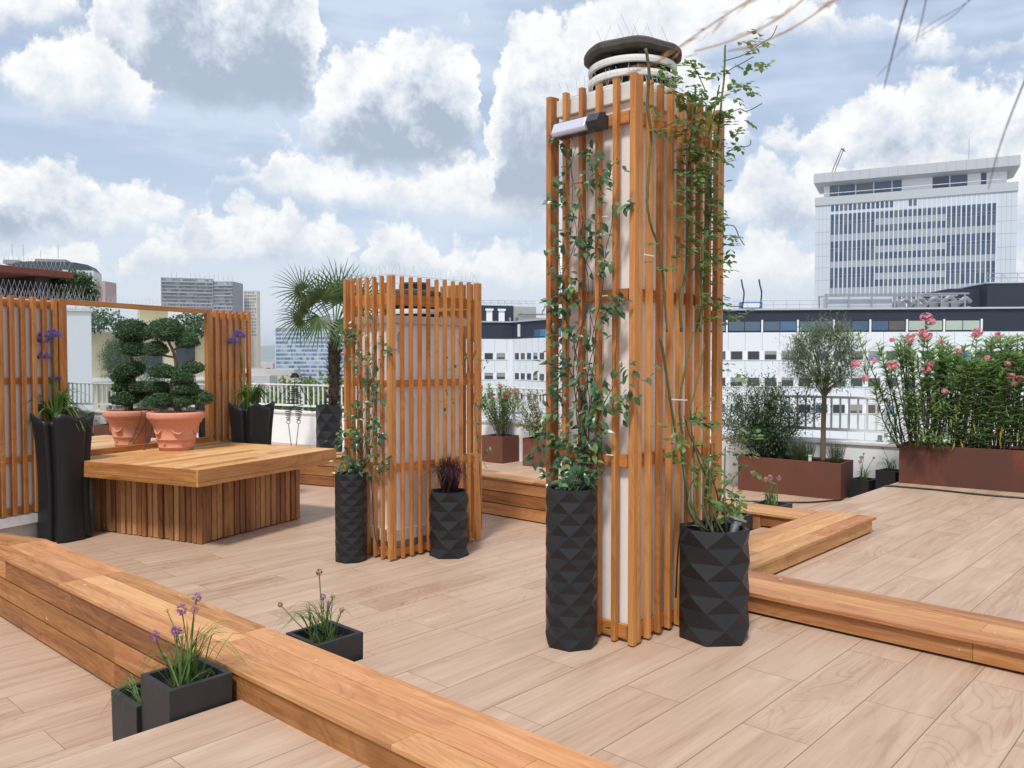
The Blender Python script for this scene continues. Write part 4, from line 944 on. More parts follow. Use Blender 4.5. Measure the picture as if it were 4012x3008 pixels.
# climbing rose
th = thing('climbing_rose', 'climbing rose with thick thorny green canes on the tall slatted screen', 'climbing plant', (4.117, 2.268, .56))
s = MB()
for i, c in enumerate(ROSE_CANES):
    pts = smoothline([(x, y+(.03 if i % 3 else -.02)-(.02 if z > 2.9 else 0), z) for x, y, z in c], 4, .003, rr)
    r0 = .0085 if i in (0, 1, 2, 8, 9) else .006
    s.tube(pts, [r0*(1-.35*k/len(pts)) for k in range(len(pts))], 7)
for k in range(8):
    a = rr.uniform(0, 6.28); q = Vector((4.117+.08*math.cos(a), 2.268+.08*math.sin(a), .56))
    s.tube(smoothline([q, q+Vector((rr.uniform(-.1, .15), rr.uniform(-.02, .1), .2)), q+Vector((rr.uniform(-.15, .25), rr.uniform(.0, .12), rr.uniform(.3, .6)))], 4), [.005]*8+[.003], 6)
s.build('cane', M['cane'], th, smooth=True)
s = MB()
for c in ROSE_TWIGS: s.tube(smoothline([(x, y-.03-rr.uniform(0, .04), z) for x, y, z in c], 4), .0028, 5)
for k in range(46):
    p = Vector(rr.choice(ROSE_MASS+ROSE_LOW)); p = Vector((p.x, p.y, p.z)); s.tube([p, p+Vector((rr.uniform(-.09, .09), rr.uniform(-.08, .02), rr.uniform(-.07, .10)))], .0018, 4)
s.build('twig', M['twig'], th)
f = MB(); od = Vector((-.2, -1, .2))
def spray(mb, p, d, n, L, w, rr):
    d = d.normalized(); sd = d.cross(Vector((0, 0, 1))).normalized()
    for k in range(n):
        q = p+d*k*L*.55
        for sg in ((-1, 1) if k < n-1 else (0,)):
            mb.oval(q, d*(.5 if sg else 1)+sd*sg+Vector((0, 0, -.15)), Vector((rr.uniform(-.4, .4), rr.uniform(-.9, .0), 1)), L*rr.uniform(.8, 1.15), w, .12, .12)
for P_, n_, L_ in ((ROSE_MASS, 5.5, .042), (ROSE_LOW, 5., .042), (ROSE_TOP, 2.6, .040)):
    for p in P_:
        for k in range(max(1, int(n_*rr.uniform(.5, 1.5)))):
            q = Vector(p)+Vector((rr.gauss(0, .045), rr.gauss(-.02, .035), rr.gauss(0, .05)))
            spray(f, q, Vector((rr.uniform(-1, 1), rr.uniform(-1, .2), rr.uniform(-.6, .5))), rr.choice((2, 3, 3)), L_*rr.uniform(.75, 1.25), .033*rr.uniform(.8, 1.2), rr)
f.build('foliage', M['rose'], th)

# star jasmine on the tall screen
rj = random.Random(31)
canes = []
for k in range(11):
    y0 = 2.785+rj.uniform(-.07, .07); pts = [Vector((3.50+rj.uniform(-.04, .04), y0, .80))]
    yt = rj.uniform(2.56, 3.08); zt = rj.choice((1.3, 1.5, 1.7, 2.0, 2.2, 2.5, 2.7, 2.85))
    z = .95
    while z < zt:
        pts.append(Vector((3.625+rj.uniform(-.02, .03), y0+(yt-y0)*min(1, (z-.8)/.9)+.05*math.sin(z*5+k)+rj.uniform(-.02, .02), z))); z += .12
    canes.append(smoothline(pts, 3))
tw = lambda p, x: (x+rj.uniform(-.05, .03), p[0], p[1])
vine('star_jasmine', 'glossy dark green jasmine climbing the left side of the tall slatted screen', 'climbing plant', canes,
     [([tw(p, 3.615) for p in JAS_UP], 12, .07, .060, .031, (.45, 1, 1)), ([tw(p, 3.61) for p in JAS_LOW if p[0] > 2.52], 8, .07, .060, .030, (.55, 1, 1)), ([tw(p, 3.61) for p in JAS_LOW if p[0] <= 2.52], 4, .05, .060, .032, (.5, 1, 1)),
      ([(3.50+rj.uniform(-.06, .06), 2.785+rj.uniform(-.07, .07), rj.uniform(.84, .98)) for _ in range(12)], 7, .07, .055, .027, (1, 1, 1))],
     M['jas'], M['twig'], .0036, 7, Vector((-1, -.3, .3)), 'climbing jasmines', loc=(3.487, 2.785, .8))
canes = []
for k in range(9):
    y0 = 6.297+rj.uniform(-.06, .06); pts = [Vector((4.6+rj.uniform(-.03, .03), y0, .45))]; yt = rj.uniform(6.02, 6.6); zt = rj.uniform(1.1, 2.0); z = .6
    while z < zt:
        pts.append(Vector((4.735+rj.uniform(-.02, .03), y0+(yt-y0)*min(1, (z-.45)/.8)+.04*math.sin(z*6+k), z))); z += .12
    canes.append(smoothline(pts, 3))
canes += [smoothline([(5.95, 5.93, -.2), (5.90, 5.92, .5), (5.85, 5.93, 1.0), (5.75, 5.92, 1.5), (5.6, 5.93, 1.75)], 4)]
vine('star_jasmine', 'jasmine twining up the shorter slatted screen from the slim planter', 'climbing plant', canes,
     [([tw(p, 4.735) for p in MJAS], 11, .075, .064, .035, (.5, 1, 1)), ([(p[0], 5.92, p[1]) for p in MJAS_R], 5, .06, .055, .026, (1, .5, 1)),
      ([(4.58+rj.uniform(-.06, .06), 6.297+rj.uniform(-.06, .06), rj.uniform(.47, .62)) for _ in range(10)], 6, .07, .058, .028, (1, 1, 1))],
     M['jas'], M['twig'], .0036, 8, Vector((-1, -.3, .3)), 'climbing jasmines', loc=(4.58, 6.297, .4))

# clipped bonsai
bz = thing('bonsai_tree', 'cloud pruned bonsai tree with dark clipped pads in the terracotta pot', 'bonsai', (TB[0], TB[1], TP+.38))
bb0 = Vector((TB[0], TB[1], TP)); rb_ = random.Random(17)
PADS = [(-.106, 1.366, .217, .128, .0), (.131, 1.258, .13, .092, .03), (-.217, 1.161, .141, .076, -.02), (-.133, .906, .152, .076, -.06), (.171, .944, .13, .067, .06), (.115, .836, .13, .081, -.08), (-.233, .716, .141, .06, .05), (.124, .705, .152, .076, -.05), (-.127, .57, .13, .076, -.10), (.275, .586, .152, .081, .04), (.123, .553, .098, .065, -.12), (-.02, .66, .13, .06, .16)]
TRK = [(.034, .37), (.034, .455), (-.003, .51), (-.039, .64), (-.049, .749), (-.036, .857), (.003, .987), (-.006, 1.085), (-.027, 1.171), (-.09, 1.30)]
s = MB(); tp_ = smoothline([fr(bb0, a, z, .015*math.sin(z*9)) for a, z in TRK], 4); s.tube(tp_, [.034*(1-.6*k/len(tp_)) for k in range(len(tp_))], 10)
for (a, z, w, h, d) in PADS[1:]:
    q = min(TRK[1:], key=lambda t: abs(t[1]-(z-.07))); s.tube(smoothline([fr(bb0, q[0], q[1], 0), fr(bb0, (q[0]+a)/2, z-.06, d*.5), fr(bb0, a, z-.02, d)], 4), [.013]*8+[.008], 7)
s.build('trunk', M['bark'], bz, smooth=True)
for (a, z, w, h, d) in PADS:
    c = fr(bb0, a, z, d); f = MB(); w *= .92; seeds = [rv(rb_).normalized() for _ in range(9)]
    def lump(u): return 1+.15*max(u.dot(q) for q in seeds)**6+.10*mnoise.noise(u*3.5+c*7)
    n = 14; rows = []
    for i in range(n):       # dark twiggy heart
        ph = math.pi*i/(n-1)-math.pi/2
        rows.append([c+Vector((math.cos(2*math.pi*k/20)*math.cos(ph)*w*.80, math.sin(2*math.pi*k/20)*math.cos(ph)*w*.80, (math.sin(ph)*1.2 if ph > 0 else math.sin(ph)*.65)*h*.78)) for k in range(20)])
    f.grid(rows)
    m = int(3600*w*w/.0225*.62)+220
    for _ in range(m):
        u = rv(rb_).normalized()
        if u.z < -.25 and rb_.random() < .5: u.z = -u.z
        k = lump(u)*(rb_.uniform(.82, 1.02) if rb_.random() < .93 else rb_.uniform(1.02, 1.14))
        p = c+Vector((u.x*w*k, u.y*w*k, (u.z*1.2 if u.z > 0 else u.z*.65)*h*k))
        nn = Vector((u.x, u.y, u.z*w/h)).normalized()
        f.leaf(p, nn.cross(rv(rb_))+nn*.55, nn+rv(rb_)*.5, rb_.uniform(.016, .026), rb_.uniform(.011, .017), .15, .1)
    f.build('foliage_pad', M['ilex'], bz)

# palm
pb = Vector((PP[0], PP[1], .70)); pr = random.Random(23)
pl = thing('fan_palm', 'fan palm with a shaggy dark trunk in the large faceted planter', 'palm', (PP[0], PP[1], .68))
s = MB(); tr = [(.03, -.06, .085), (.07, .04, .082), (.097, .427, .090), (.100, .8, .106), (.108, 1.048, .112), (.115, 1.2, .095), (.12, 1.42, .05)]
tp_ = smoothline([fr(pb, a, z) for a, z, _ in tr], 5); rad = []
for k in range(len(tp_)):
    i = min(len(tr)-2, k//5); t = k/5-i; rad.append((tr[i][2]*(1-t)+tr[i+1][2]*t)*(1+.05*math.sin(k*2.1)))
s.tube(tp_, rad, 18)
for k in range(620):
    t = pr.random(); z = -.02+t*1.25; i = min(len(tp_)-2, int((z+.06)/1.48*len(tp_))); c = tp_[max(0, i)]; a = pr.uniform(0, 6.283); r_ = rad[max(0, i)]*.95
    d = Vector((math.cos(a), math.sin(a), 0)); p = Vector((c.x, c.y, pb.z+z))+d*r_
    s.leaf(p, d*.5+Vector((0, 0, pr.uniform(.3, 1.)))+d.cross(Vector((0, 0, 1)))*pr.uniform(-.5, .5), d, pr.uniform(.05, .12), pr.uniform(.012, .03), .1, -.15)
s.build('trunk', M['fibre'], pl)
FR = [(.07, 1.93, .0, 0., 1., 0., .66), (-.24, 1.95, .1, -.45, 1., .1, .60), (-.47, 2.06, -.05, -1., .42, -.1, .56), (-.46, 1.55, -.1, -1., -.1, -.2, .46), (-.10, 1.58, -.28, -.12, -.9, -.4, .46), (.34, 1.95, .05, .45, 1., 0., .60),
      (.56, 1.88, .1, 1., .55, .1, .56), (.52, 1.52, -.05, 1., -.15, 0., .5), (-.05, 1.90, -.34, -.1, .7, -.7, .52), (.16, 1.92, .34, .1, .8, .6, .55), (.28, 1.55, -.30, .3, -.7, -.6, .42), (-.30, 1.72, -.30, -.8, .2, -.6, .5), (.36, 1.74, -.28, .7, .2, -.6, .48), (.2, 2.05, -.1, .2, 1., -.2, .6)]
for (a, z, dp, da, dz_, dd_, Rf) in FR:
    hub = fr(pb, a, z, dp); crown = fr(pb, .115, 1.30, 0); ax = (RT*da+Vector((0, 0, dz_))+FH*dd_).normalized()
    f = MB(); f.tube(smoothline([crown, crown.lerp(hub, .5)+Vector((0, 0, .06)), hub], 4), [.011]*8+[.008], 6, mi=0)
    nrm = (ax.cross(FH if abs(ax.dot(FH)) < .8 else RT)).cross(ax).normalized(); nrm = (nrm+Vector((0, 0, .35))+rv(pr)*.35).normalized(); sd = ax.cross(nrm).normalized(); nrm = sd.cross(ax)
    nseg = 24
    for k in range(nseg):
        th_ = (k/(nseg-1)-.5)*R(250); d = (ax*math.cos(th_)+sd*math.sin(th_)); L_ = Rf*1.1*(.72+.28*math.cos(th_*.62))*pr.uniform(.93, 1.04)
        dr_ = pr.uniform(.02, .16)+(.18 if dz_ < .2 else 0.)
        pts = [hub+d*L_*t+nrm*.06*math.sin(t*2.)-Vector((0, 0, 1))*dr_*L_*t**2.6 for t in (.02, .3, .55, .78, 1.)]
        f.blade(pts, .038 if abs(th_) < 1.7 else .028, .003, side=(nrm.cross(d)).cross(d).cross(d) if False else d.cross(nrm)+nrm*.5)
    f.build('frond', M['palm'], pl)

# olive standard
ob0 = Vector((11.392, 4.593, .13)); orr = random.Random(41)
ol = thing('olive_tree', 'young olive tree with a slim bare trunk and round grey green crown', 'olive tree', tuple(ob0-Vector((0, 0, .03))))
s = MB(); tpts = smoothline([fr(ob0, a, z) for a, z in ((0, -.03), (.001, .296), (.002, .578), (.008, .859), (.0, .95))], 4); s.tube(tpts, [.038-.008*k/len(tpts) for k in range(len(tpts))], 10)
tips = []
for k in range(46):
    a = orr.uniform(0, 6.283); rr_ = orr.uniform(.10, .40); zz = orr.uniform(1.0, 1.72); c0 = fr(ob0, 0, orr.uniform(.86, .98))
    e = fr(ob0, math.cos(a)*rr_, zz, math.sin(a)*rr_); s.tube(smoothline([c0, c0.lerp(e, .5)+Vector((0, 0, .05)), e], 3), [.010, .009, .008, .006, .005, .004, .003], 5); tips.append(e)
s.build('trunk', M['bark'], ol, smooth=True)
f = MB()
def leaftwig(f, p, d, n, L, w, rr, spread=.9):
    d = d.normalized(); a = d.orthogonal().normalized(); b_ = d.cross(a)
    for k in range(n):
        t = k/n; q = p+d*t*.24; an = k*2.4
        o_ = a*math.cos(an)+b_*math.sin(an)
        f.leaf(q, d*.7+o_*spread, o_*.3+Vector((0, 0, 1)), L*rr.uniform(.7, 1.15), w*rr.uniform(.8, 1.2), .1, .12)
for _ in range(820):
    u = rv(orr); u = u.normalized()*(u.length**.45)
    c = fr(ob0, u.x*.385-.015, 1.36+u.z*.42, u.y*.37)
    if orr.random() < .05: continue
    leaftwig(f, c, Vector((u.x*.6*RT.x+u.y*FH.x*.6, u.x*.6*RT.y+u.y*.6*FH.y, .55+u.z*.4))+rv(orr)*.6, orr.choice((9, 11, 13)), .068, .0155, orr)
for k in range(34):
    a = orr.uniform(0, 6.283); r_ = orr.uniform(.05, .36); p = fr(ob0, math.cos(a)*r_, 1.62+orr.uniform(-.06, .08), math.sin(a)*r_); d = Vector((rv(orr).x*.25, rv(orr).y*.25, 1))
    for j in range(orr.choice((1, 1, 2))): leaftwig(f, p+d*j*.18, d, 12, .055, .011, orr, .7)
for (a, z, sx) in ((-.42, 1.55, -1), (.42, 1.6, 1), (-.46, 1.2, -1), (.34, 1.72, .6), (-.40, 1.62, -.8)):
    p = fr(ob0, a, z); leaftwig(f, p, RT*sx+Vector((0, 0, .6)), 10, .06, .012, orr, .6); leaftwig(f, p+RT*sx*.1, RT*sx+Vector((0, 0, .9)), 8, .055, .011, orr, .6)
f.build('crown', M['olive'], ol)

# airy shrub at the left end of the long planter
sb0 = Vector((11.20, 5.40, .13)); sr = random.Random(43)
sh = thing('shrub', 'airy small leaved green shrub at the left end of the long planter', 'shrub', tuple(sb0-Vector((0, 0, .03))))
s = MB(); f = MB()
ends = [(-.562, .70), (-.42, .95), (-.30, 1.08), (-.12, .92), (.019, 1.07), (.12, .98), (.22, 1.02), (.35, .90), (.48, .86), (.62, .74), (.80, .64), (.52, .42), (-.45, .45), (-.25, .7), (.1, .75), (.3, .65), (-.5, .25), (.05, .45), (-.15, .5), (.35, .38), (-.35, .85), (.2, .85), (-.05, .62), (-.2, .3), (.18, .25), (-.62, .5)]
for (a, z) in ends:
    for q_ in range(2):
        d0 = sr.uniform(-.26, .24); a_ = a+sr.uniform(-.06, .06)
        b0 = fr(sb0, sr.uniform(-.14, .14), -.03, sr.uniform(-.08, .08)); e = fr(sb0, a_, z+sr.uniform(-.05, .04), d0)
        pts = smoothline([b0, b0.lerp(e, .5)+Vector((0, 0, .08))+rv(sr)*.04, e], 5, .006, sr); s.tube(pts, [.006-.004*k/len(pts) for k in range(len(pts))], 5)
        for i in range(3, len(pts)):
            for _ in range(6):
                leaftwig(f, pts[i]+rv(sr)*.07, rv(sr)+Vector((0, 0, .5)), 6, .044, .020, sr, 1.)
s.build('stem', M['twig'], sh); f.build('foliage', M['bush'], sh)
hr = random.Random(47)
for (x, y, h, w, lb) in ((11.33, 5.20, .20, .10, 'small bushy herb clump nearest the airy shrub in the long planter'), (11.27, 4.93, .25, .15, 'middle bushy herb clump left of the olive trunk'), (11.24, 4.77, .24, .13, 'bushy herb clump close against the left of the olive trunk'), (11.26, 4.36, .27, .15, 'bushy herb clump right of the olive trunk')):
    t_ = thing('herb_clump', lb, 'herb', (x, y, .11), 'herb clumps in the long planter'); f = MB()
    for k in range(150):
        a, r_ = hr.uniform(0, 6.283), hr.random()**.6*w; b0 = Vector((x+math.cos(a)*r_*.55, y+math.sin(a)*r_*.55, .10)); e = Vector((x+math.cos(a)*r_, y+math.sin(a)*r_, .11+h*hr.uniform(.6, 1.1)))
        for j in range(9):
            q = b0.lerp(e, .25+.75*j/8); f.leaf(q, rv(hr)+Vector((0, 0, .9)), rv(hr), hr.uniform(.014, .024), .0045, .1, .1)
        f.tube([b0, e], .0012, 3)
    f.build('foliage', M['herb'], t_)

# oleander hedge
hb = Vector((11.3, 2.75, .45)); hr = random.Random(53)
oh = thing('oleander', 'dense pink flowering oleander hedge in the long rust red planter', 'oleander', (11.2, 2.4, .44))
s = MB(); f = MB(); yl = MB()
def whorls(f, pts, i0, n3, L, w, rr, up=.55):
    for i in range(i0, len(pts)):
        d = (pts[i]-pts[max(i-1, 0)]).normalized(); a = d.orthogonal().normalized(); b_ = d.cross(a); ph = rr.uniform(0, 6.28)
        for k in range(n3):
            an = ph+k*2*math.pi/n3; o_ = a*math.cos(an)+b_*math.sin(an)
            (yl if rr.random() < .006 else f).leaf(pts[i]+rv(rr)*.01, d*up+o_, o_*-.3+Vector((0, 0, 1)), L*rr.uniform(.7, 1.15), w*rr.uniform(.8, 1.15), .18, .12)
stems = []
for k in range(190):
    a = -.78+k/189*2.45+hr.uniform(-.05, .05); dp = hr.uniform(-.2, .24); h = hr.uniform(.92, 1.36)+(.08 if -.8 < a < -.5 else 0)
    lean = hr.gauss(0, .13)+(-.30*max(0, 1-(a+.78)/.35) if a < -.43 else 0)
    b0 = fr(hb, a, -.02, dp); e = fr(hb, a+lean, h, dp+hr.uniform(-.2, .12)-.08)
    if k % 5 == 0: e.z -= hr.uniform(.2, .5)
    pts = smoothline([b0, b0.lerp(e, .5)+rv(hr)*.06, e], 8, .004, hr); s.tube(pts, [.010-.006*j/len(pts) for j in range(len(pts))], 6)
    i0 = hr.choice((0, 0, 2, 4, 6)); whorls(f, pts, i0, hr.choice((3, 4)), hr.uniform(.13, .18), .029, hr, hr.uniform(.35, .8)); whorls(f, pts[-6:], 0, 5, .125, .023, hr, .9)
    if k % 3 == 0:
        j = hr.randrange(5, 12); sd_ = smoothline([pts[j], pts[j]+RT*hr.uniform(-.16, .16)+FH*hr.uniform(-.16, .02)+Vector((0, 0, hr.uniform(.12, .25)))], 5); s.tube(sd_, .0035, 4); whorls(f, sd_, 1, 4, .13, .024, hr)
for (a, z) in ((-.72, .08), (-.5, .06), (-.42, .03), (.05, .08), (.55, .1), (.62, .05), (-.1, .1), (-.8, .45), (-.35, .25), (.3, .3)):
    b0 = fr(hb, a, .0, -.1); e = fr(hb, a+hr.uniform(-.08, .08), z+.1, -.28); whorls(f, smoothline([b0, e], 5), 2, 4, .12, .02, hr, .6)
br = smoothline([fr(hb, a, z, -.15) for a, z in ((-.706, .486), (-.841, .593), (-1.016, .660), (-1.178, .754), (-1.326, .901), (-1.355, 1.007))], 4); s.tube(br, .006, 6); whorls(f, br[-7:], 0, 4, .11, .018, hr); whorls(f, br[8:11], 0, 4, .11, .018, hr)
for e_ in ((-1.30, 1.05), (-1.38, .86)):
    b2 = smoothline([br[-5], fr(hb, e_[0], e_[1], -.17)], 5); s.tube(b2, .004, 5); whorls(f, b2, 2, 4, .10, .017, hr)
s.build('stem', M['twig'], oh, smooth=True); f.build('foliage', M['oleander'], oh)
for _ in range(12):
    a = hr.uniform(-.4, .7); yl.leaf(fr(hb, a, hr.uniform(.05, .6), -.3), Vector((rv(hr).x*.4, rv(hr).y*.4, -1)), -FH, .13, .024, .15, .1)
yl.build('yellowed_leaves', M['yellowleaf'], oh)
def flowerhead(f, c, r, rr, pet=.020, n=None):
    n = n or max(3, int(60*r/.08*.55))
    for k in range(n):
        u = rv(rr).normalized(); p = c+Vector((u.x*r*.85, u.y*r*.85, u.z*r*.62)); ax = (u+Vector((0, 0, .3))).normalized(); a = ax.orthogonal().normalized(); b_ = ax.cross(a)
        for j in range(5):
            d = a*math.cos(j*1.2566+k)+b_*math.sin(j*1.2566+k); f.leaf(p, d+ax*.35, ax, pet*rr.uniform(.85, 1.2), pet*.8, .05, .1)
for (a, z, r) in [(-.689,1.607,.080),(-.629,1.554,.060),(-.686,1.394,.080),(-.733,1.434,.047),(-.879,1.328,.040),(-.906,1.381,.027),(-.839,1.388,.024),(-.505,1.314,.033),(-1.075,1.034,.080),(-1.108,1.034,.047),(-1.322,1.088,.053),(-.680,.981,.067),(-.627,1.048,.047),(-1.092,1.334,.027),(-.067,1.434,.067),(-.099,1.394,.040),(.544,1.208,.037),(.605,1.168,.037),(.343,.901,.047),(.372,.807,.040),(.451,.874,.047),(.667,1.441,.047),(-1.40,.874,.053),(.18,1.40,.04),(.30,1.05,.04),(-.30,1.20,.045),(.62,.78,.04),(-.45,.72,.035),(.05,1.12,.035),(-1.52,1.05,.06)]:
    g = MB(); flowerhead(g, fr(hb, a, z, -.30), r*.95, hr, .024); g.build('flower_head', M['pink'], oh)
    s2 = MB()
st2 = MB()
for (a, z, z2) in ((-.66, 1.58, 1.25), (-.69, 1.4, 1.1), (-1.075, 1.03, .8), (-.07, 1.43, 1.2)): st2.tube([fr(hb, a*.95, z2, -.15), fr(hb, a, z, -.27)], .004, 5)
w_ = MB(); whorls(w_, smoothline([fr(hb, -.66, 1.25, -.2), fr(hb, -.66, 1.5, -.28)], 5), 0, 4, .1, .018, hr, 1.2)
st2.build('flower_stalk', M['cane'], oh); w_.build('leading_shoot', M['oleander'], oh)

# red oleander and variegated shrub in the two cubes
cr_ = random.Random(59)
c0 = Vector((10.93, 10.38, .13)); t_ = thing('oleander', 'red flowering oleander bush in the rust brown cube', 'oleander', tuple(c0-Vector((0, 0, .03)))); s = MB(); f = MB(); g = MB(); yl = MB()
for k in range(30):
    a, d0 = cr_.uniform(-.42, .36), cr_.uniform(-.25, .25); h = cr_.uniform(.55, .95); b0 = fr(c0, cr_.uniform(-.09, .09), -.02, cr_.uniform(-.08, .08)); e = fr(c0, a, h, d0)
    pts = smoothline([b0, b0.lerp(e, .5)+rv(cr_)*.04, e], 7); s.tube(pts, .006, 5); whorls(f, pts, cr_.choice((3, 5, 7)), 4, .125, .026, cr_); whorls(f, pts[-4:], 0, 4, .1, .018, cr_, .9)
s.build('stem', M['bark'], t_); f.build('foliage', M['oleander'], t_); yl.build('yellowed_leaves', M['yellowleaf'], t_) if yl.f else None
for (a, z) in ((-.38, .95), (-.33, .90), (-.40, .86), (-.03, .95), (.03, .92), (.16, .86), (.20, .82), (.30, .80), (.12, .75), (.34, .78), (.10, .72), (-.12, .76), (.02, .70), (.48, .76)):
    g = MB(); flowerhead(g, fr(c0, a-.02, z+.02, -.22), .042, cr_, .020, 7); g.build('flower_head', M['red'], t_)
c0 = Vector((10.93, 9.39, .13)); t_ = thing('shrub', 'cream variegated shrub in the rust brown cube beside the tall screen', 'shrub', tuple(c0-Vector((0, 0, .03)))); s = MB(); f = MB()
for k in range(44):
    a, d0 = cr_.uniform(-.52, .42), cr_.uniform(-.26, .26); h = cr_.uniform(.15, .95)*(1-.3*abs(a)); b0 = fr(c0, cr_.uniform(-.07, .07), -.02, cr_.uniform(-.06, .06)); e = fr(c0, a, h, d0)
    pts = smoothline([b0, b0.lerp(e, .5)+Vector((0, 0, .05))+rv(cr_)*.05, e], 7); s.tube(pts, .004, 5)
    for i in range(3, len(pts)): scatter(f, pts[i], 6, .07, .050, .026, cr_)
s.build('stem', M['twig'], t_); f.build('foliage', M['vari'], t_)

# creeper behind the mirror wall
cb = W0+E1*.36+WN*-.72; cr2 = random.Random(61)
t_ = thing('creeper_bush', 'leafy green creeper rising behind the mirror wall beside the brown slab', 'shrub', tuple(cb+Vector((0, 0, 1.2)))); s = MB(); f = MB()
for k in range(34):
    a = cr2.uniform(-.24, .24); top = 2.58-(1.2*max(0, a-.08))-.55*max(0, -a)+cr2.uniform(-.10, .02); d0 = cr2.uniform(-.15, .12)
    b0 = cb+E1*a*.8+Vector((0, 0, 1.3)); e = cb+E1*a+WN*d0+Vector((0, 0, top)); pts = smoothline([b0, b0.lerp(e, .5)+rv(cr2)*.08, e], 8); s.tube(pts, .006, 5)
    for i in range(4, len(pts)): scatter(f, pts[i], 8, .055, .062, .042, cr2, WN)
s.build('stem', M['twig'], t_); f.build('foliage', M['hedge'], t_)

# ------------------------------------------------------------------ alliums, agapanthus, grasses
def floret_ball(f, c, r, n, rr):
    for k in range(n):
        u = rv(rr).normalized(); q = c+u*r*.45; f.leaf(q, u+rv(rr)*.25, u.orthogonal(), r*.62*rr.uniform(.8, 1.15), r*.30, .1, 0.)
def tuft(name, label, cat, base, tips, flowers, fmats, bladem, group, seed, n=40, w=.009, spread=.06, arch=.4, extra=0.):
    rr = random.Random(seed); base = Vector(base); th = thing(name, label, cat, tuple(base), group)
    f = MB()
    for i in range(n):
        a, z = rr.choice(tips); a += rr.uniform(-.03, .03); z += rr.uniform(-.04, .02); dp = rr.uniform(-.5, .5)*max(.06, abs(a)+.03)
        b0 = base+Vector((rr.uniform(-spread, spread), rr.uniform(-spread, spread), -.012)); e = fr(base, a, z, dp)
        mid = b0.lerp(e, .5)+Vector((0, 0, arch*(abs(a)+.4*abs(dp))+.02)); f.blade(smoothline([b0, mid, e], 4), w*rr.uniform(.7, 1.2), .0015)
    f.build('blades', bladem, th)
    s = MB()
    for i, (a, z, r) in enumerate(flowers):
        b0 = base+Vector((rr.uniform(-spread, spread)*.6, rr.uniform(-spread, spread)*.6, -.012)); e = fr(base, a, z, rr.uniform(-.04, .04))
        s.tube(smoothline([b0, b0.lerp(e, .55)+RT*rr.uniform(-.015, .015), e], 4), .0028 if r > .012 else .0022, 5)
        g = MB(); floret_ball(g, e, r, 70 if r > .012 else 24, rr); g.build('flower_head', fmats[i % len(fmats)] if isinstance(fmats, list) else fmats, th)
    if flowers: s.build('stalk', M['blade'], th)
    return th
AL = 'allium clumps in the square planters'
tuft('allium', 'purple alliums on tall stalks in the square planter in front of the near kerb', 'allium', (1.70, 3.585, .09), [(-.256,.060),(-.244,-.046),(-.095,-.049),(.144,-.070),(.287,.113),(.187,.235),(.108,.266),(.077,.272),(.171,.256),(.020,.287),(-.076,.134),(.206,.134),(-.176,.102),(-.038,.256),(.065,.176)],
     [(-.130,.225,.026),(-.044,.238,.026),(-.024,.332,.027),(.048,.386,.023),(.044,.336,.022),(-.086,.328,.010)], [M['allium'], M['allium'], M['allium'], M['allium'], M['alliumpink'], M['spent']], M['blade'], AL, 71, 58, .010)
tuft('allium', 'flowerless drooping allium leaves in the lower square planter', 'allium', (1.66, 3.88, -.07), [(-.15, .06), (-.12, -.02), (.05, .08), (.1, .05), (-.2, .0), (-.17, .03)], [], None, M['blade'], AL, 72, 22, .009)
tuft('allium', 'alliums fading from lilac to brown beyond the near kerb', 'allium', (2.44, 3.6, .09), [(-.091,.202),(-.052,.190),(.098,.214),(.149,.139),(-.179,.093),(.110,.087),(-.100,.160),(-.234,.087),(.044,.178),(.0,.22),(.03,.24)],
     [(-.017,.362,.019),(-.009,.22,.020),(.045,.224,.014),(.031,.198,.014),(.100,.162,.016),(-.221,.19,.015)], [M['spent'], M['allium'], M['stripe'], M['allium'], M['alliumpink'], M['spent']], M['blade'], AL, 73, 52, .009)
tuft('striped_grass', 'pale striped grass tuft in the square planter behind the squat faceted planter', 'grass', (6.82, 3.585, .10), [(.152,.206),(.118,.155),(.237,.062),(.017,.214),(.203,.121),(-.033,.070),(-.12,.1),(.05,.12)], [(.012,.31,.015),(.025,.22,.011)], [M['alliumpink'], M['spent']], M['stripe'], None, 74, 50, .012)
tuft('allium', 'pink globe alliums in the planter sunk behind the short kerb', 'allium', (7.68, 3.6, .09), [(-.117,.090),(-.045,.219),(.057,.118),(.029,.173),(-.099,.164),(-.008,.201)], [(-.076,.28,.025),(-.014,.29,.029),(.055,.292,.026)], M['alliumpink'], M['blade'], AL, 75, 46, .009)
tuft('allium', 'magenta allium with spent brown heads against the white parapet', 'allium', (11.30, 4.0, -.10), [(-.10,.12),(.05,.2),(.12,.18),(-.02,.22),(.16,.15),(.02,.1)], [(-.043,.324,.029),(-.046,.268,.022),(.014,.375,.016),(.128,.324,.017)], [M['allium'], M['alliumpink'], M['spent'], M['spent']], M['blade'], AL, 76, 30, .010)
tuft('allium', 'green allium clump with a spent head next to the long rusty planter', 'allium', (11.30, 3.66, .05), [(-.123,.22),(-.151,.14),(-.034,.2),(-.18,.08),(.06,.16),(.1,.2)], [(-.10,.33,.014)], [M['spent']], M['blade'], AL, 77, 34, .010)
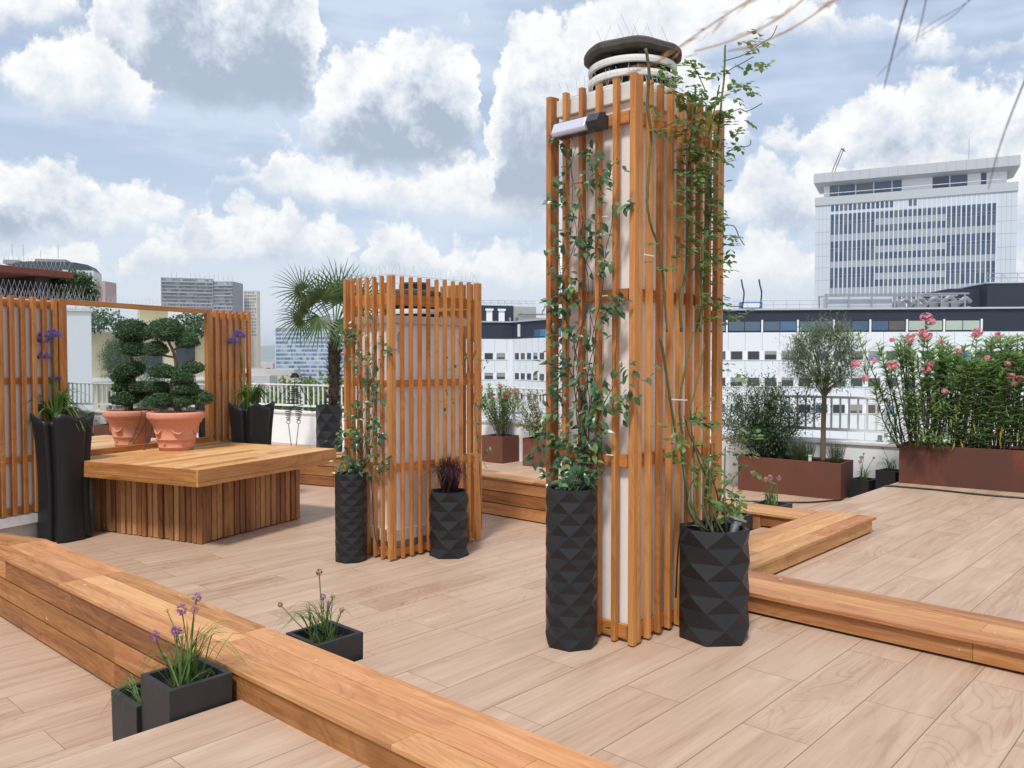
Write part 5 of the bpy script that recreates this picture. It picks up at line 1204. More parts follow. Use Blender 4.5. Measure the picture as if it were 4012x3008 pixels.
def agapanthus(label, base, flowers, tips, seed, bl):
    rr = random.Random(seed); base = Vector(base); th = thing('agapanthus', label, 'agapanthus', tuple(base), 'agapanthus in the tall folded planters'); f = MB()
    for k in range(95):
        a, z = rr.choice(tips); a += rr.uniform(-.05, .05); z += rr.uniform(-.05, .05); dp = rr.uniform(-.22, .2)
        b0 = fr(base, bl+rr.uniform(-.05, .05), -.02, rr.uniform(-.05, .05)); e = fr(base, a, z, dp); f.blade(smoothline([b0, b0.lerp(e, .45)+Vector((0, 0, .16+.25*abs(a-bl))), e], 5), .036*rr.uniform(.7, 1.15), .004)
    f.build('leaves', M['agleaf'], th); s = MB()
    for (a, z, r) in flowers:
        b0 = fr(base, bl, -.02); e = fr(base, a, z, rr.uniform(-.05, .05)); s.tube(smoothline([b0, b0.lerp(e, .5)+RT*rr.uniform(-.02, .02), e], 5), .006, 6)
        g = MB()
        r *= 1.15
        for k in range(34):
            u = rv(rr).normalized(); u.z = abs(u.z)*.6-.12; u.normalize(); q = e+u*r*.5; g.tube([e, q], .0016, 4)
            ax = u
            for j in range(6):
                o_ = u.orthogonal().normalized(); o_ = o_*math.cos(j*1.047)+u.cross(o_)*math.sin(j*1.047); g.leaf(q, u+o_*.45, o_, r*.55, .008, .1, .25)
        g.build('flower_head', M['agap'], th)
    s.build('stalk', M['blade'], th)
AGB = Vector(LP)
agapanthus('violet agapanthus in the folded planter left of the mirror', fr((3.02, 9.2, .82), .0, 0, .12), [(-.207,.915,.080),(-.079,.975,.075),(-.175,.75,.07),(-.10,.53,.045)], [(-.42,.05),(-.36,.26),(-.34,.0),(-.30,.25),(.0,-.02),(.22,.17),(.28,-.0),(.19,.36),(.03,.36),(-.25,.1),(.15,.25),(-.18,.06)], 81, -.09)
agapanthus('violet agapanthus in the folded planter at the right end of the mirror wall', W0+E1*2.12+WN*.34+Vector((0, 0, .84)), [(-.235,.93,.080),(-.145,1.01,.080)], [(-.222,.212),(-.114,.0),(.08,-.08),(.22,.33),(.27,.143),(.24,.246),(-.135,.331),(-.205,.161),(.03,.3)], 82, .0)
# purple fountain grass
pg = random.Random(83); pbs = Vector((MR[0], MR[1], L0+.575)); th = thing('fountain_grass', 'dark purple fountain grass spilling from the squat planter', 'grass', tuple(pbs)); f = MB()
for k in range(330):
    a = pg.uniform(0, 6.283); r_ = pg.uniform(.03, .38)*pg.random()**.35; h = pg.uniform(.22, .44)*(1-.4*r_); b0 = pbs+Vector((pg.uniform(-.06, .06), pg.uniform(-.06, .06), -.01)); e = pbs+Vector((math.cos(a)*r_, math.sin(a)*r_, h-r_*.35))
    f.blade(smoothline([b0, b0.lerp(e, .5)+Vector((0, 0, .12+.2*r_)), e], 4), .0085*pg.uniform(.7, 1.2), .0015)
f.build('blades', M['purple'], th); f = MB()
for (a, z) in ((.36, .27), (.30, .34)):
    pts = smoothline([pbs, fr(pbs, a*.4, .36), fr(pbs, a*.75, .40), fr(pbs, a, z)], 6)
    for i in range(10, len(pts)):
        for _ in range(16): f.leaf(pts[i]+rv(pg)*.006, (pts[i]-pts[i-1]).normalized()+rv(pg)*.9, rv(pg), .022, .002, .05, .1)
    f.tube(pts, .0014, 4)
f.build('seed_plume', M['plume'], th)

# ------------------------------------------------------------------ the city beyond
def G(lat, d, z=0.): return RT*lat+FH*d+Vector((0, 0, z))
def winmat(name, cols, rough=.08, spec=.6, scale=1.):
    """glazing: every pane its own tint, for blinds, rooms and painted sky reflections"""
    m, N, b = newmat(name); r = rand(N)
    n = len(cols); col = N.ramp(r, [(i/n, c) for i, c in enumerate(cols)], 'CONSTANT')
    tc = N.n('ShaderNodeTexCoord').outputs['Object']
    nz = N.noise(tc, 1.3*scale, 3., .6); col = N.mix(N.m('MULTIPLY', nz, .5), col, tuple(q*.5 for q in cols[0]))
    setb(N, b, col=col, rough=rough, spec=spec); return m
M['pane'] = winmat('office_pane', [srgb(66, 72, 80), srgb(84, 84, 84), srgb(52, 56, 62), srgb(98, 92, 86), srgb(70, 100, 134), srgb(74, 78, 82), srgb(60, 62, 66)])
M['paneb'] = winmat('sky_reflection_pane', [srgb(92, 148, 206), srgb(84, 138, 196)])  # blue of sky reflected in the glass, painted as pane colour
M['panel_'] = winmat('ribbon_pane', [srgb(96, 138, 182), srgb(74, 106, 142), srgb(84, 98, 112), srgb(110, 150, 190)], .05)
M['paneg'] = winmat('pale_blind_pane', [srgb(178, 192, 178), srgb(186, 200, 186)], .3)
M['panet'] = winmat('tower_pane', [srgb(64, 82, 110), srgb(74, 94, 122), srgb(80, 98, 122), srgb(104, 110, 118), srgb(60, 76, 104)], .12, .5, .3)
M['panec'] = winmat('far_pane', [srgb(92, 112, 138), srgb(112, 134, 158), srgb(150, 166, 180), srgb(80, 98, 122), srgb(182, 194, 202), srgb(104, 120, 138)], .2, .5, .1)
M['blind'] = plain('window_blind', srgb(150, 146, 138), .8, var=.1)
M['white'] = plain('white_facade_panel', srgb(222, 226, 232), .6, var=.03, scale=.4, dirt=.12, dirtcol=srgb(190, 192, 196), dscale=.25)
M['white2'] = plain('white_pier', srgb(232, 234, 238), .6, var=.02, scale=.4)
M['navy'] = plain('dark_slate_cladding', srgb(30, 40, 56), .7, var=.1, scale=.3, dirt=.25, dirtcol=srgb(40, 52, 70), dscale=.2)
M['joint'] = plain('facade_joint', srgb(150, 152, 158), .8)
M['alu'] = plain('aluminium_panel', srgb(196, 204, 214), .5, var=.03, scale=.2, dirt=.1, dirtcol=srgb(172, 178, 188), dscale=.1)
M['alu2'] = plain('brushed_eave_panel', srgb(182, 186, 192), .45, var=.05, scale=.2)
M['fin'] = plain('white_fin', srgb(222, 228, 236), .55, var=.02, scale=.2)
M['spandrel'] = plain('speckled_spandrel', srgb(158, 165, 176), .7, var=.10, scale=3.)
M['roofgrey'] = plain('grey_roof', srgb(160, 160, 158), .9, var=.1, scale=.5)
M['cream'] = plain('cream_stone', srgb(222, 208, 176), .85, var=.06, scale=.8, dirt=.25, dirtcol=srgb(190, 174, 140), dscale=.5)
M['pale'] = plain('pale_far_house', srgb(206, 206, 204), .9, var=.12, scale=.05)
M['bluep'] = plain('blue_paint', srgb(60, 112, 176), .5)

def winset(root, o, u, out, items, name='window', frame=.05):
    """one glazed window each: sash frame and pane; items are (a0, a1, z0, z1, material)"""
    for (a0, a1, z0, z1, mt) in items:
        m = MB(); m.obox(o, u, out, a0, a1, .003, .05, z0, z1, mi=0)
        m.build(name, mt, root)
# --- long white office building with a dark top storey
RZ_ = 7.02
A = G(80., 83.9); Bc = G(15.7, 91.4); Cc = G(0., 121.); Dc = G(-14., 117.5)
of = thing('office_building', 'long low white office building with a dark slate top storey across the street', 'office building', tuple(G(45, 88, -24)))
def facade(root, p, q, flip, ribbon, wins, zroof=RZ_, pan=1.815):
    u = (q-p).normalized(); out = Vector((u.y, -u.x, 0)); out = out if out.dot(FH) < 0 else -out; L = (q-p).length
    b = MB(); b.obox(p, u, out, 0, L, -.8, 0., zroof-2.60, zroof-.18); b.build('top_storey', M['navy'], root)
    b = MB(); b.obox(p, u, out, -.1, L+.1, -1.2, .22, zroof-.179, zroof); b.build('roof_edge', M['alu2'], root)
    b = MB(); b.obox(p, u, out, 0, L, -.8, .14, -24, zroof-2.605); b.build('wall', M['white'], root)
    j = MB(); a = pan*.5
    o2 = p+out*.14
    while a < L-.1:
        j.obox(o2, u, out, a-.018, a+.018, .001, .012, -9., zroof-2.62); a += pan
    j.build('panel_joints', M['joint'], root)
    rw = random.Random(int(L*10)); w = []; n = int(L/pan); jj = MB()
    for r in range(wins):
        zt = zroof-4.66-2.9*r
        for k in range(n):
            c = pan*(k+1.0); mt = M['paneb'] if rw.random() < .055 else M['pane']
            m = MB(); m.obox(o2, u, out, c-.63, c+.63, -.02, .008, zt-.95, zt, mi=0)
            for (f0, f1, g0, g1) in ((-.63, .63, 0., .035), (-.63, .63, .915, .95), (-.63, -.595, .036, .914), (.595, .63, .036, .914)): m.obox(o2, u, out, c+f0, c+f1, .0085, .022, zt-g1, zt-g0, mi=2)
            if rw.random() < .34: m.obox(o2, u, out, c-.594, c+.594, .0085, .012, zt-.95*rw.uniform(.25, .75), zt-.036, mi=1)
            m.build('window', [mt, M['blind'], M['joint']], root)
            jj.obox(o2, u, out, c-.66, c+.66, .001, .07, zt-.998, zt-.953)
            jj.obox(o2, u, out, c+.69, c+pan-.69, .002, .055, zt-.99, zt+.04)
        jj.obox(o2, u, out, .1, L-.1, .002, .010, zt-1.03, zt-1.0); jj.obox(o2, u, out, .1, L-.1, .002, .010, zt+.05, zt+.08)
    jj.build('piers', M['white2'], root)
    for (a0, a1, mt) in ribbon:
        m = MB(); am = (a0+a1)/2
        for (s0, s1) in ((a0+.12, am-.04), (am+.04, a1-.12)): m.obox(p, u, out, s0, s1, .01, .06, zroof-2.42, zroof-1.42, mi=0)
        m.obox(p, u, out, a0+.04, a1-.04, .0, .009, zroof-2.52, zroof-1.32, mi=1)
        m.obox(p, u, out, a1-.02, a1+.16, .002, .16, zroof-2.60, zroof-1.25, mi=2); m.build('ribbon_window', [mt, M['dark'], M['white2']], root)
    return u, out
Lm = (A-Bc).length
# distances along the main front from its left corner
rib = []
for k in range(-2, 7):
    a = 8.1+3.78*k; rib.append((a, a+3.62, M['paneg'] if k > 4 else (M['pane'] if k > 2 else M['panel_'])))
uM, oM = facade(of, Bc, A, False, rib, 3)
uW, oW = facade(of, Cc, Bc, False, [(6.6, 10.2, M['panel_']), (10.6, 14.2, M['panel_']), (14.6, 18.2, M['panel_']), (18.6, 22.2, M['panel_'])], 3)
uL, oL = facade(of, Dc, Cc, False, [], 3)
b = MB(); b.prism([(p.x, p.y) for p in (A+FH*1.2, Bc+FH*1.3+RT*.4, Cc+FH*1.2, Dc+FH*1.2, Dc+FH*40, A+FH*30)][::-1] if False else [(p.x, p.y) for p in (A-oM*1.0, A-oM*32, Dc-oL*40, Dc-oL*1., Cc-oL*1.2, Bc-oM*1.2-oW*.6)], RZ_-.6, RZ_-.20); b.build('roof', M['roofgrey'], of)
# roof plant of the office building
def rail(mb, p, u, L, h, step, r=.03, lattice=True):
    for z in (h, h*.5): mb.tube([p+Vector((0, 0, z)), p+u*L+Vector((0, 0, z))], r, 4)
    n = int(L/step)
    for k in range(n+1):
        q = p+u*k*step; mb.tube([q, q+Vector((0, 0, h))], r, 4)
        if lattice and k < n: mb.tube([q+Vector((0, 0, h*.98)), q+u*step*.5], r*.7, 4)
ph = thing('roof_penthouse', 'black penthouse box on the office roof below the tower, with a roof railing', 'penthouse', tuple(Bc+uM*46-oM*6+Vector((0, 0, RZ_))))
p0_ = Bc+uM*33.6-oM*4.6
b = MB(); b.obox(p0_, uM, oM, 3.4, 22, -9, 0., RZ_-.2, RZ_+2.9); b.obox(p0_, uM, oM, 0., 3.39, -9, -1.8, RZ_-.2, RZ_+2.5); b.build('box', M['navy'], ph)
b = MB(); b.obox(p0_, uM, oM, 3.3, 22.1, -9.1, .1, RZ_+2.91, RZ_+3.04); b.build('roof_edge', M['alu2'], ph)
b = MB(); rail(b, p0_+uM*3.5-oM*.4+Vector((0, 0, RZ_+3.04)), uM, 18, 1.0, 1.6, .035); b.build('railing', M['steel'], ph)
fr_ = thing('roof_plant', 'grey steel frame with silver ventilation ducts on the office roof', 'roof plant', tuple(Bc+uM*28-oM*5+Vector((0, 0, RZ_))))
q0 = Bc+uM*19.2-oM*3.0+Vector((0, 0, RZ_-.15)); b = MB()
for k in range(7):
    for dd in (0, -3.): b.obox(q0, uM, oM, k*2.45, k*2.45+.16, dd, dd+.14, 0, 1.75)
for dd in (0, -3.): b.obox(q0, uM, oM, -.1, 15.2, dd-.02, dd+.18, 1.751, 1.92)
for z in (.8, 1.25): b.obox(q0, uM, oM, 0, 15., .05, .10, z, z+.06)
b.build('frame', M['steel'], fr_)
b = MB(); b.obox(q0, uM, oM, .4, 7.3, -2.6, -.4, .1, 1.6); b.build('louvre_house', M['alu'], fr_)
dr_ = random.Random(5)
b = MB()
for k in range(5):
    x0 = 7.8+k*1.6; b.tube(smoothline([q0+uM*x0-oM*1.2+Vector((0, 0, .4)), q0+uM*(x0+.9)-oM*.8+Vector((0, 0, .6+dr_.random())), q0+uM*(x0+1.6)-oM*1.1+Vector((0, 0, 1.0))], 4), .26, 10)
for k in range(7): b.obox(q0, uM, oM, 7.9+k*1.15, 8.8+k*1.15, -2.4, -.7, .05, .4+dr_.random()*.8)
b.build('duct', M['steel'], fr_, smooth=False)
cr0 = thing('access_cradle', 'blue window cleaning cradle with two upright masts on the office roof', 'cradle', tuple(Bc+uM*4.2+Vector((0, 0, RZ_))))
q0 = Bc+uM*9.6-oM*1.0+Vector((0, 0, RZ_-.2)); b = MB(); b.obox(q0, uM, oM, 0, 2.4, -1., 0, .2, 1.0); b.build('cradle_body', M['bluep'], cr0)
b = MB(); b.obox(q0, uM, oM, .3, 2.1, .005, .05, .4, .85); b.build('sign_panel', M['white2'], cr0)
for x in (.1, 2.0):
    b = MB(); b.tube(smoothline([q0+uM*(x+.1)+Vector((0, 0, .2)), q0+uM*(x+.3)+Vector((0, 0, 1.9)), q0+uM*(x+.12)+Vector((0, 0, 2.8)), q0+uM*x+Vector((0, 0, 3.5))], 4), .09, 6); b.build('mast', M['navy'], cr0)
b = MB(); rail(b, Bc+uM*.5-oM*.6+Vector((0, 0, RZ_)), uM, 18, .9, 1.4, .02, False); tag(b.build('roof_railing', M['steel']), 'thin grey roof railing left of the steel plant frame on the office roof', 'railing')
# left wing penthouse, doors, railing
pw = thing('roof_penthouse', 'dark rooftop block with two white door hoods on the left wing of the office building', 'penthouse', tuple(Dc+Vector((0, 0, RZ_))))
p1_ = Dc-oL*3.0+Vector((0, 0, RZ_-.2)); b = MB(); b.obox(p1_, uL, oL, 2, 15.4, -6, 0, 0, 2.7); b.build('box', M['navy'], pw)
b = MB(); b.obox(p1_, uL, oL, 15.41, 19., -6, -.1, 0, 2.6); b.build('box', M['roofgrey'], pw)
for x in (11.2, 13.1):
    b = MB(); b.obox(p1_, uL, oL, x, x+.9, .01, .15, .1, 1.9); b.obox(p1_, uL, oL, x-.15, x+1.05, .0, .3, 1.901, 2.2); b.build('door', M['white2'], pw)
b = MB(); rail(b, p1_+oL*-.3+uL*2+Vector((0, 0, 2.72)), uL, 17, .75, 1.1, .025); b.build('railing', M['steel'], pw)
b = MB(); b.obox(p1_, uL, oL, 14.6, 14.9, .1, .5, 0, .9); b.obox(p1_, uL, oL, 15.6, 20, .6, 2.2, .2, .8); b.obox(p1_, uL, oL, 16, 20, .3, 2.4, 1.3, 1.45); b.build('duct', M['steel'], pw)
b = MB(); b.obox(Cc, uW, oW, 2.2, 2.55, .0, .25, RZ_-2.3, RZ_-.5); b.build('downpipe', M['white2'], of)

# --- slab tower
T1 = G(76.5, 208.); T2 = G(115.8, 189.); uT = (T2-T1).normalized(); oT = Vector((uT.y, -uT.x, 0)); oT = oT if oT.dot(FH) < 0 else -oT; LT = (T2-T1).length
tw_ = thing('office_tower', 'pale grey slab office tower with narrow vertical windows and an overhanging roof slab', 'tower', tuple(T1.lerp(T2, .5)+Vector((0, 0, -24))))
b = MB(); b.obox(T1, uT, oT, 0, LT, -14, 0, -24, 41.9); b.build('body', M['alu'], tw_)
b = MB(); b.obox(T1, uT, oT, -.12, LT+.12, -14.2, .25, 40.0, 42.0); b.build('parapet', M['alu2'], tw_)
b = MB(); b.obox(T1, uT, oT, 1.8, LT-2.0, -12.5, -1.8, 42.01, 45.2); b.build('penthouse_wall', M['white2'], tw_)
for (x0, x1) in ((3.2, 5.2), (5.4, 9.1), (9.4, 13.2), (13.5, 17.3), (17.6, 19.6), (26.3, 29.8), (30.1, 33.6), (36.4, 37.5)):
    m = MB(); m.obox(T1, uT, oT, x0, x1, -1.799, -1.7, 42.3, 45.0); m.build('penthouse_window', M['panet'], tw_)
b = MB(); b.hexa([T1+uT*.9-oT*13+Vector((0, 0, 45.1)), T1+uT*(LT-.9)-oT*13+Vector((0, 0, 45.1)), T1+uT*(LT-.9)-oT*1.+Vector((0, 0, 45.1)), T1+uT*.9-oT*1.+Vector((0, 0, 45.1))][::-1] if (uT.x*oT.y-uT.y*oT.x) < 0 else [T1+uT*.9-oT*13+Vector((0, 0, 45.1)), T1+uT*(LT-.9)-oT*13+Vector((0, 0, 45.1)), T1+uT*(LT-.9)-oT*1.+Vector((0, 0, 45.1)), T1+uT*.9-oT*1.+Vector((0, 0, 45.1))],
                 [T1-uT*.4-oT*14+Vector((0, 0, 45.6)), T1+uT*(LT+.4)-oT*14+Vector((0, 0, 45.6)), T1+uT*(LT+.4)+oT*.8+Vector((0, 0, 45.6)), T1-uT*.4+oT*.8+Vector((0, 0, 45.6))][::-1] if (uT.x*oT.y-uT.y*oT.x) < 0 else [T1-uT*.4-oT*14+Vector((0, 0, 45.6)), T1+uT*(LT+.4)-oT*14+Vector((0, 0, 45.6)), T1+uT*(LT+.4)+oT*.8+Vector((0, 0, 45.6)), T1-uT*.4+oT*.8+Vector((0, 0, 45.6))])
b.obox(T1, uT, oT, -.4, LT+.4, -14, .8, 45.601, 47.9); b.build('roof_slab', M['alu2'], tw_)
b = MB()
for k in range(1, 21): b.obox(T1, uT, oT, k*LT/21-.03, k*LT/21+.03, .801, .82, 45.62, 47.88)
b.build('panel_joints', M['joint'], tw_)
NC = 35; s0, s1 = 3.55, LT-4.1; pc = (s1-s0)/NC
fb = MB(); sb = MB(); tr_ = random.Random(8)
groups = [(37.5, 32.5), (30.8, 25.8), (24.2, 19.2), (17.6, 12.6)]
sb.obox(T1, uT, oT, s0, s1, .001, .03, 10.5, 37.6)
for k in range(NC):
    c = s0+pc*(k+.5); side = k < 10 or k > 24; w = MB(); w.obox(T1, uT, oT, c-pc*.36, c+pc*.36, .0305, .034, 12.4, 37.6); cl_ = w.build('window_column', M['spandrel'], tw_)
    for (zt, zb) in groups:
        w = MB()
        if side:
            for (a_, b_) in ((zt, zt-1.75), (zt-1.83, zt-2.55), (zt-2.62, zb)): w.obox(T1, uT, oT, c-pc*.33, c+pc*.33, .035, .06, b_, a_)
        else:
            for (a_, b_) in ((zt-.1, zt-1.7), (zt-3.3, zt-4.9)): w.obox(T1, uT, oT, c-pc*.33, c+pc*.33, .035, .06, b_, a_)
        w.build('pane', M['panet'], cl_)
    if k < 14 or k in (17, 18): w = MB(); w.obox(T1, uT, oT, c-pc*.33, c+pc*.33, .004, .05, 38.3, 39.8); w.build('window', M['panet'], tw_)
    fb.obox(T1, uT, oT, c+pc*.41, c+pc*.59, .02, .26, 10.5, 37.9); fb.obox(T1, uT, oT, c+pc*.44, c+pc*.56, .005, .12, 37.9, 39.9)
fb.build('fins', M['fin'], tw_); sb.build('spandrels', M['spandrel'], tw_)
b = MB()
for z in (33.2, 27.2, 21.2, 15.2, 36.5, 30.3, 24.3):
    b.obox(T1, uT, oT, .05, s0-.1, .001, .02, z, z+.08); b.obox(T1, uT, oT, s1+.1, LT-.05, .001, .02, z, z+.08)
for x in (.9, 1.8, 2.7, LT-1.2, LT-2.2, LT-3.1): b.obox(T1, uT, oT, x, x+.05, .001, .018, 10, 39.9)
b.build('wall_joints', M['joint'], tw_)
b = MB(); b.tube([T1+uT*1.+oT*-.3+Vector((0, 0, 42.9)), T1+uT*(LT-3)+oT*-.3+Vector((0, 0, 42.9))], .09, 4); b.build('terrace_rail', M['metal'], tw_)
b = MB(); q = T1+uT*34.0-oT*5+Vector((0, 0, 47.8)); b.tube([q, q+Vector((0, 0, 6.2))], .06, 4); b.build('antenna', M['steel'], tw_)
b = MB(); q = T1+uT*3.4-oT*4+Vector((0, 0, 47.9)); q2 = q+uT*2.6+Vector((0, 0, 6.8))
for s_ in (-.35, .35): b.tube([q+uT*s_, q2+uT*s_*.8], .10, 4)
b.tube([q2-uT*.4, q2+uT*.5+Vector((0, 0, -.9))], .16, 5); b.obox(q, uT, oT, -.6, .8, -.5, .5, -.1, .9); b.build('roof_crane', M['lampbody'], tw_)

# --- far blocks at left
def slabblock(name, label, lat0, lat1, d, z0, z1, floors, pitch, wallm, depth=24., skew=0., mats=None, piers=0, bal=False):
    p = G(lat0, d+skew); q_ = G(lat1, d); u = (q_-p).normalized(); out = Vector((u.y, -u.x, 0)); out = out if out.dot(FH) < 0 else -out; L = (q_-p).length
    th = thing(name, label, 'building', tuple(G((lat0+lat1)/2, d, z0))); b = MB(); b.obox(p, u, out, 0, L, -depth, 0, z0, z1); b.build('body', wallm, th)
    fh = pitch; z = z1-1.; br_ = random.Random(int(d+L))
    for f in range(floors):
        w = MB(); a = .5
        while a < L-1.2:
            wl = br_.uniform(1.3, 3.2); w.obox(p, u, out, a, min(a+wl, L-.4), .02, .12, z-fh*.62, z-.12); a += wl+br_.uniform(.12, .5)
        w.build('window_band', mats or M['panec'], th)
        if bal:
            w = MB(); w.obox(p, u, out, 0, L, .1, 1.4, z-fh*.98, z-fh*.62); w.build('balcony_band', wallm if f % 3 else M['roofgrey'], th)
        z -= fh
    if piers:
        w = MB()
        for k in range(piers+1): w.obox(p, u, out, L*k/piers-.35, L*k/piers+.35, .05, 1.5 if bal else .35, z0, z1)
        w.build('piers', M['concr2'] if bal else M['pale'], th)
    return th, p, u, out, L
M['glass_hazed'] = plain('haze_tinted_curtain_wall', srgb(176, 190, 204), .5, var=.05, scale=.03)  # glassy facade, with pale blue distance haze painted into its colour
M['concr2'] = plain('grey_concrete_tower', srgb(140, 138, 136), .9, var=.1, scale=.05)
M['brownp'] = plain('brown_pink_wall', srgb(176, 150, 144), .9, var=.06, scale=.05)
th, p, u, o_, L = slabblock('office_block', 'wide blue grey office slab far off behind the palm', -209, -128, 700, -40, 28.5, 17, 3.55, M['glass_hazed'], 20, 26., None, 2)
b = MB(); b.obox(p, u, o_, -.6, L+.6, -20.5, .6, 28.51, 29.6); b.build('roof_edge', M['pale'], th); b = MB(); b.obox(p, u, o_, 40, 66, -16, -5, 29.6, 34.5); b.build('plant_room', M['concr2'], th)
b = MB(); b.tube([p+u*10+Vector((0, 0, 29)), p+u*10+Vector((0, 0, 40))], .2, 4); b.build('antenna', M['steel'], th)
th, p, u, o_, L = slabblock('apartment_tower', 'grey balconied apartment tower above the mirror frame', -335, -291, 800, -40, 79, 16, 3.4, M['concr2'], 26, -14., None, 3, True)
th2, p, u, o_, L = slabblock('apartment_tower', 'darker right half of the balconied apartment tower pair', -291.2, -271.5, 800, -40, 76.5, 15, 3.4, M['concr2'], 26, 1., None, 0, True)
b = MB(); rr3 = random.Random(2)
for k in range(14): q = G(-333+k*4.6, 805, 78); b.tube([q, q+Vector((0, 0, rr3.uniform(3, 8)))], .18, 4)
b.build('antenna', M['steel'], th)
th, p, u, o_, L = slabblock('apartment_tower', 'beige honeycomb tower with rows of arched openings right of the grey tower pair', -272, -259.5, 835, -40, 70.5, 14, 3.3, M['cream'], 12, 0., M['panet'], 7)
th, p, u, o_, L = slabblock('glass_tower', 'pale tiled tower with a dark sloping glass crown at far left', -252, -214, 420, -30, 46.5, 14, 3.3, M['pale'], 20, -10., None, 6)
b = MB(); pts = [(0, 46.51), (L, 46.51), (L-2.2, 49.2), (L-8, 50.3), (10, 50.3), (4, 49.4)]
b.grid([[p+u*a+o_*y+Vector((0, 0, z)) for a, z in pts] for y in (-18, .2)], True, True, True); b.build('glass_crown', M['navy'], th)
b = MB(); b.obox(p, u, o_, 16, 25, .0, .6, 20, 50); b.build('dark_stair', M['navy'], th)
b = MB(); b.obox(p, u, o_, 12, 26, -14, -3, 50.3, 52.0); b.obox(p, u, o_, -2, 5, -12, -2, 49, 51.); b.build('plant_room', M['concr2'], th)
b = MB()
for a, h in ((1, 9), (6, 9), (14, 5), (22, 10)): b.tube([p+u*a-o_*6+Vector((0, 0, 53)), p+u*a-o_*6+Vector((0, 0, 53+h*.7))], .14, 4)
b.build('antenna', M['steel'], th)
th, p, u, o_, L = slabblock('apartment_tower', 'narrow brown pink tower edge right of the tiled glass tower', -214, -210.2, 425, -30, 41.5, 0, 3.3, M['brownp'], 12)

# ground of the city, ridge and far houses
b = MB(); b.face([(-5000, -5000, -25), (5000, -5000, -25), (5000, 5000, -25), (-5000, 5000, -25)]); tag(b.build('city_ground', plain('city_ground', srgb(150, 150, 146), .95, var=.2, scale=.02)), kind='structure')
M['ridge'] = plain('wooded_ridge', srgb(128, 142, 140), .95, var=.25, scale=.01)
b = MB(); rows = []
for j in range(9):
    row = []
    for i in range(70):
        lat = -2600+i*62; d = 2500+j*160; h = (60*math.exp(-((lat+900)/620)**2)+34*mnoise.noise(Vector((lat*.0018, d*.0015, 3)))+14)*math.sin(math.pi*j/8)
        row.append(G(lat, d, -25+max(0, h)))
    rows.append(row)
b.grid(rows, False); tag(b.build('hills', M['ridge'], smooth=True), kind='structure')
hr_ = random.Random(12)
M['farh'] = winmat('far_house_wall', [srgb(214, 212, 208), srgb(196, 190, 184), srgb(224, 222, 218), srgb(182, 180, 180)], .9, .1, .02)
for k in range(42):
    d = hr_.uniform(420, 2300); x = hr_.uniform(-.345, -.272); w = hr_.uniform(14, 34); h = hr_.uniform(6, 20)+max(0, (d-1500)*.012); b = MB()
    b.obox(G(x*d, d), RT, FH, -w/2, w/2, 0, 14, -26, -25+h); 
    tag(b.build('far_house', M['farh']), 'pale distant city house left of the blue grey office slab', 'house', 'far pale houses of the city')
b = MB(); b.obox(G(-19.5, 66), RT, FH, -2.2, 9.5, 12, 26, -24, -1.2); tag(b.build('flat_roof_block', M['roofgrey']), 'low grey flat roofed block just beyond the left railing', 'building')

# street trees below the left railing
tr2 = random.Random(77)
for i, (lat, d, zt, R_) in enumerate(((-12.2, 54, .35, 3.2), (-15.0, 58, .15, 2.8), (-10.0, 50, .1, 2.5), (-16.6, 52, -.3, 2.6), (-8.6, 60, .5, 3.2))):
    th = thing('street_tree', ('bright green street tree crown seen through the left railing beside the palm pot', 'bright green street tree crown straight behind the wire figure', 'street tree crown low behind the palm trunk', 'darker street tree crown left of the wire figure, below the handrail', 'street tree crown behind the shorter screen')[i], 'tree', tuple(G(lat, d, -25)), 'street trees beyond the railing')
    s = MB(); s.tube([G(lat, d, -25), G(lat+.2, d, -12), G(lat, d, zt-R_*1.2)], [.45, .35, .22], 8)
    f = MB(); c = G(lat, d, zt-R_*.95)
    for k in range(5): s.tube([G(lat, d, zt-R_*2.), c+rv(tr2)*R_*.8], [.14, .04], 5)
    s.build('trunk', M['bark'], th)
    for k in range(150):
        u = rv(tr2).normalized(); q = c+Vector((u.x*R_, u.y*R_, u.z*R_*.95))*tr2.uniform(.55, 1.03)
        for j in range(16): f.leaf(q+rv(tr2)*R_*.24, rv(tr2), u+Vector((0, 0, .8))+rv(tr2)*.6, tr2.uniform(.25, .45), .24, .15, .2)
    f.build('crown', M['citytree'], th)

# buildings on the near side that only the mirror shows
def apart(name, label, o, u, L, z1, wallm, rows_, z0=-24, depth=10., first=1.2, step=1.75):
    out = Vector((-u.y, u.x, 0)); th = thing(name, label, 'building', tuple(o+Vector((0, 0, z0)))); b = MB(); b.obox(o, u, out, 0, L, -depth, 0, z0, z1); b.build('wall', wallm, th)
    for r in range(rows_):
        zt = z1-.55-r*2.7; a = first
        while a < L-1.4:
            m = MB(); m.obox(o, u, out, a, a+1.05, .005, .05, zt-1.7, zt, mi=0); m.obox(o, u, out, a-.08, a+1.13, .004, .12, zt-1.8, zt-1.705, mi=1); m.build('window', [M['pane'], M['white2']], th); a += step
        b = MB(); b.obox(o, u, out, .2, L-.2, .01, .8, zt-2.15, zt-1.95); b.build('balcony_slab', M['white2'], th)
    b = MB(); b.obox(o, u, out, -.15, L+.15, -depth-.1, .2, z1+.002, z1+.25); b.build('cornice', M['white2'], th)
    return th
uR = Vector((-.64, .77, 0)).normalized()
apart('apartment_house', 'cream apartment house with balconies seen in the mirror behind the bonsai', Vector((36, -14.5, 0)), Vector((math.cos(R(52)), math.sin(R(52)), 0)), 7.5, 3.0, M['cream'], 6)
apart('apartment_house', 'white apartment house with grey balcony rails at the right of the mirror picture', Vector((39.8, -7.4, 0)), Vector((math.cos(R(52)), math.sin(R(52)), 0)), 8.5, 3.3, M['cream'], 6)
gr_ = random.Random(15)
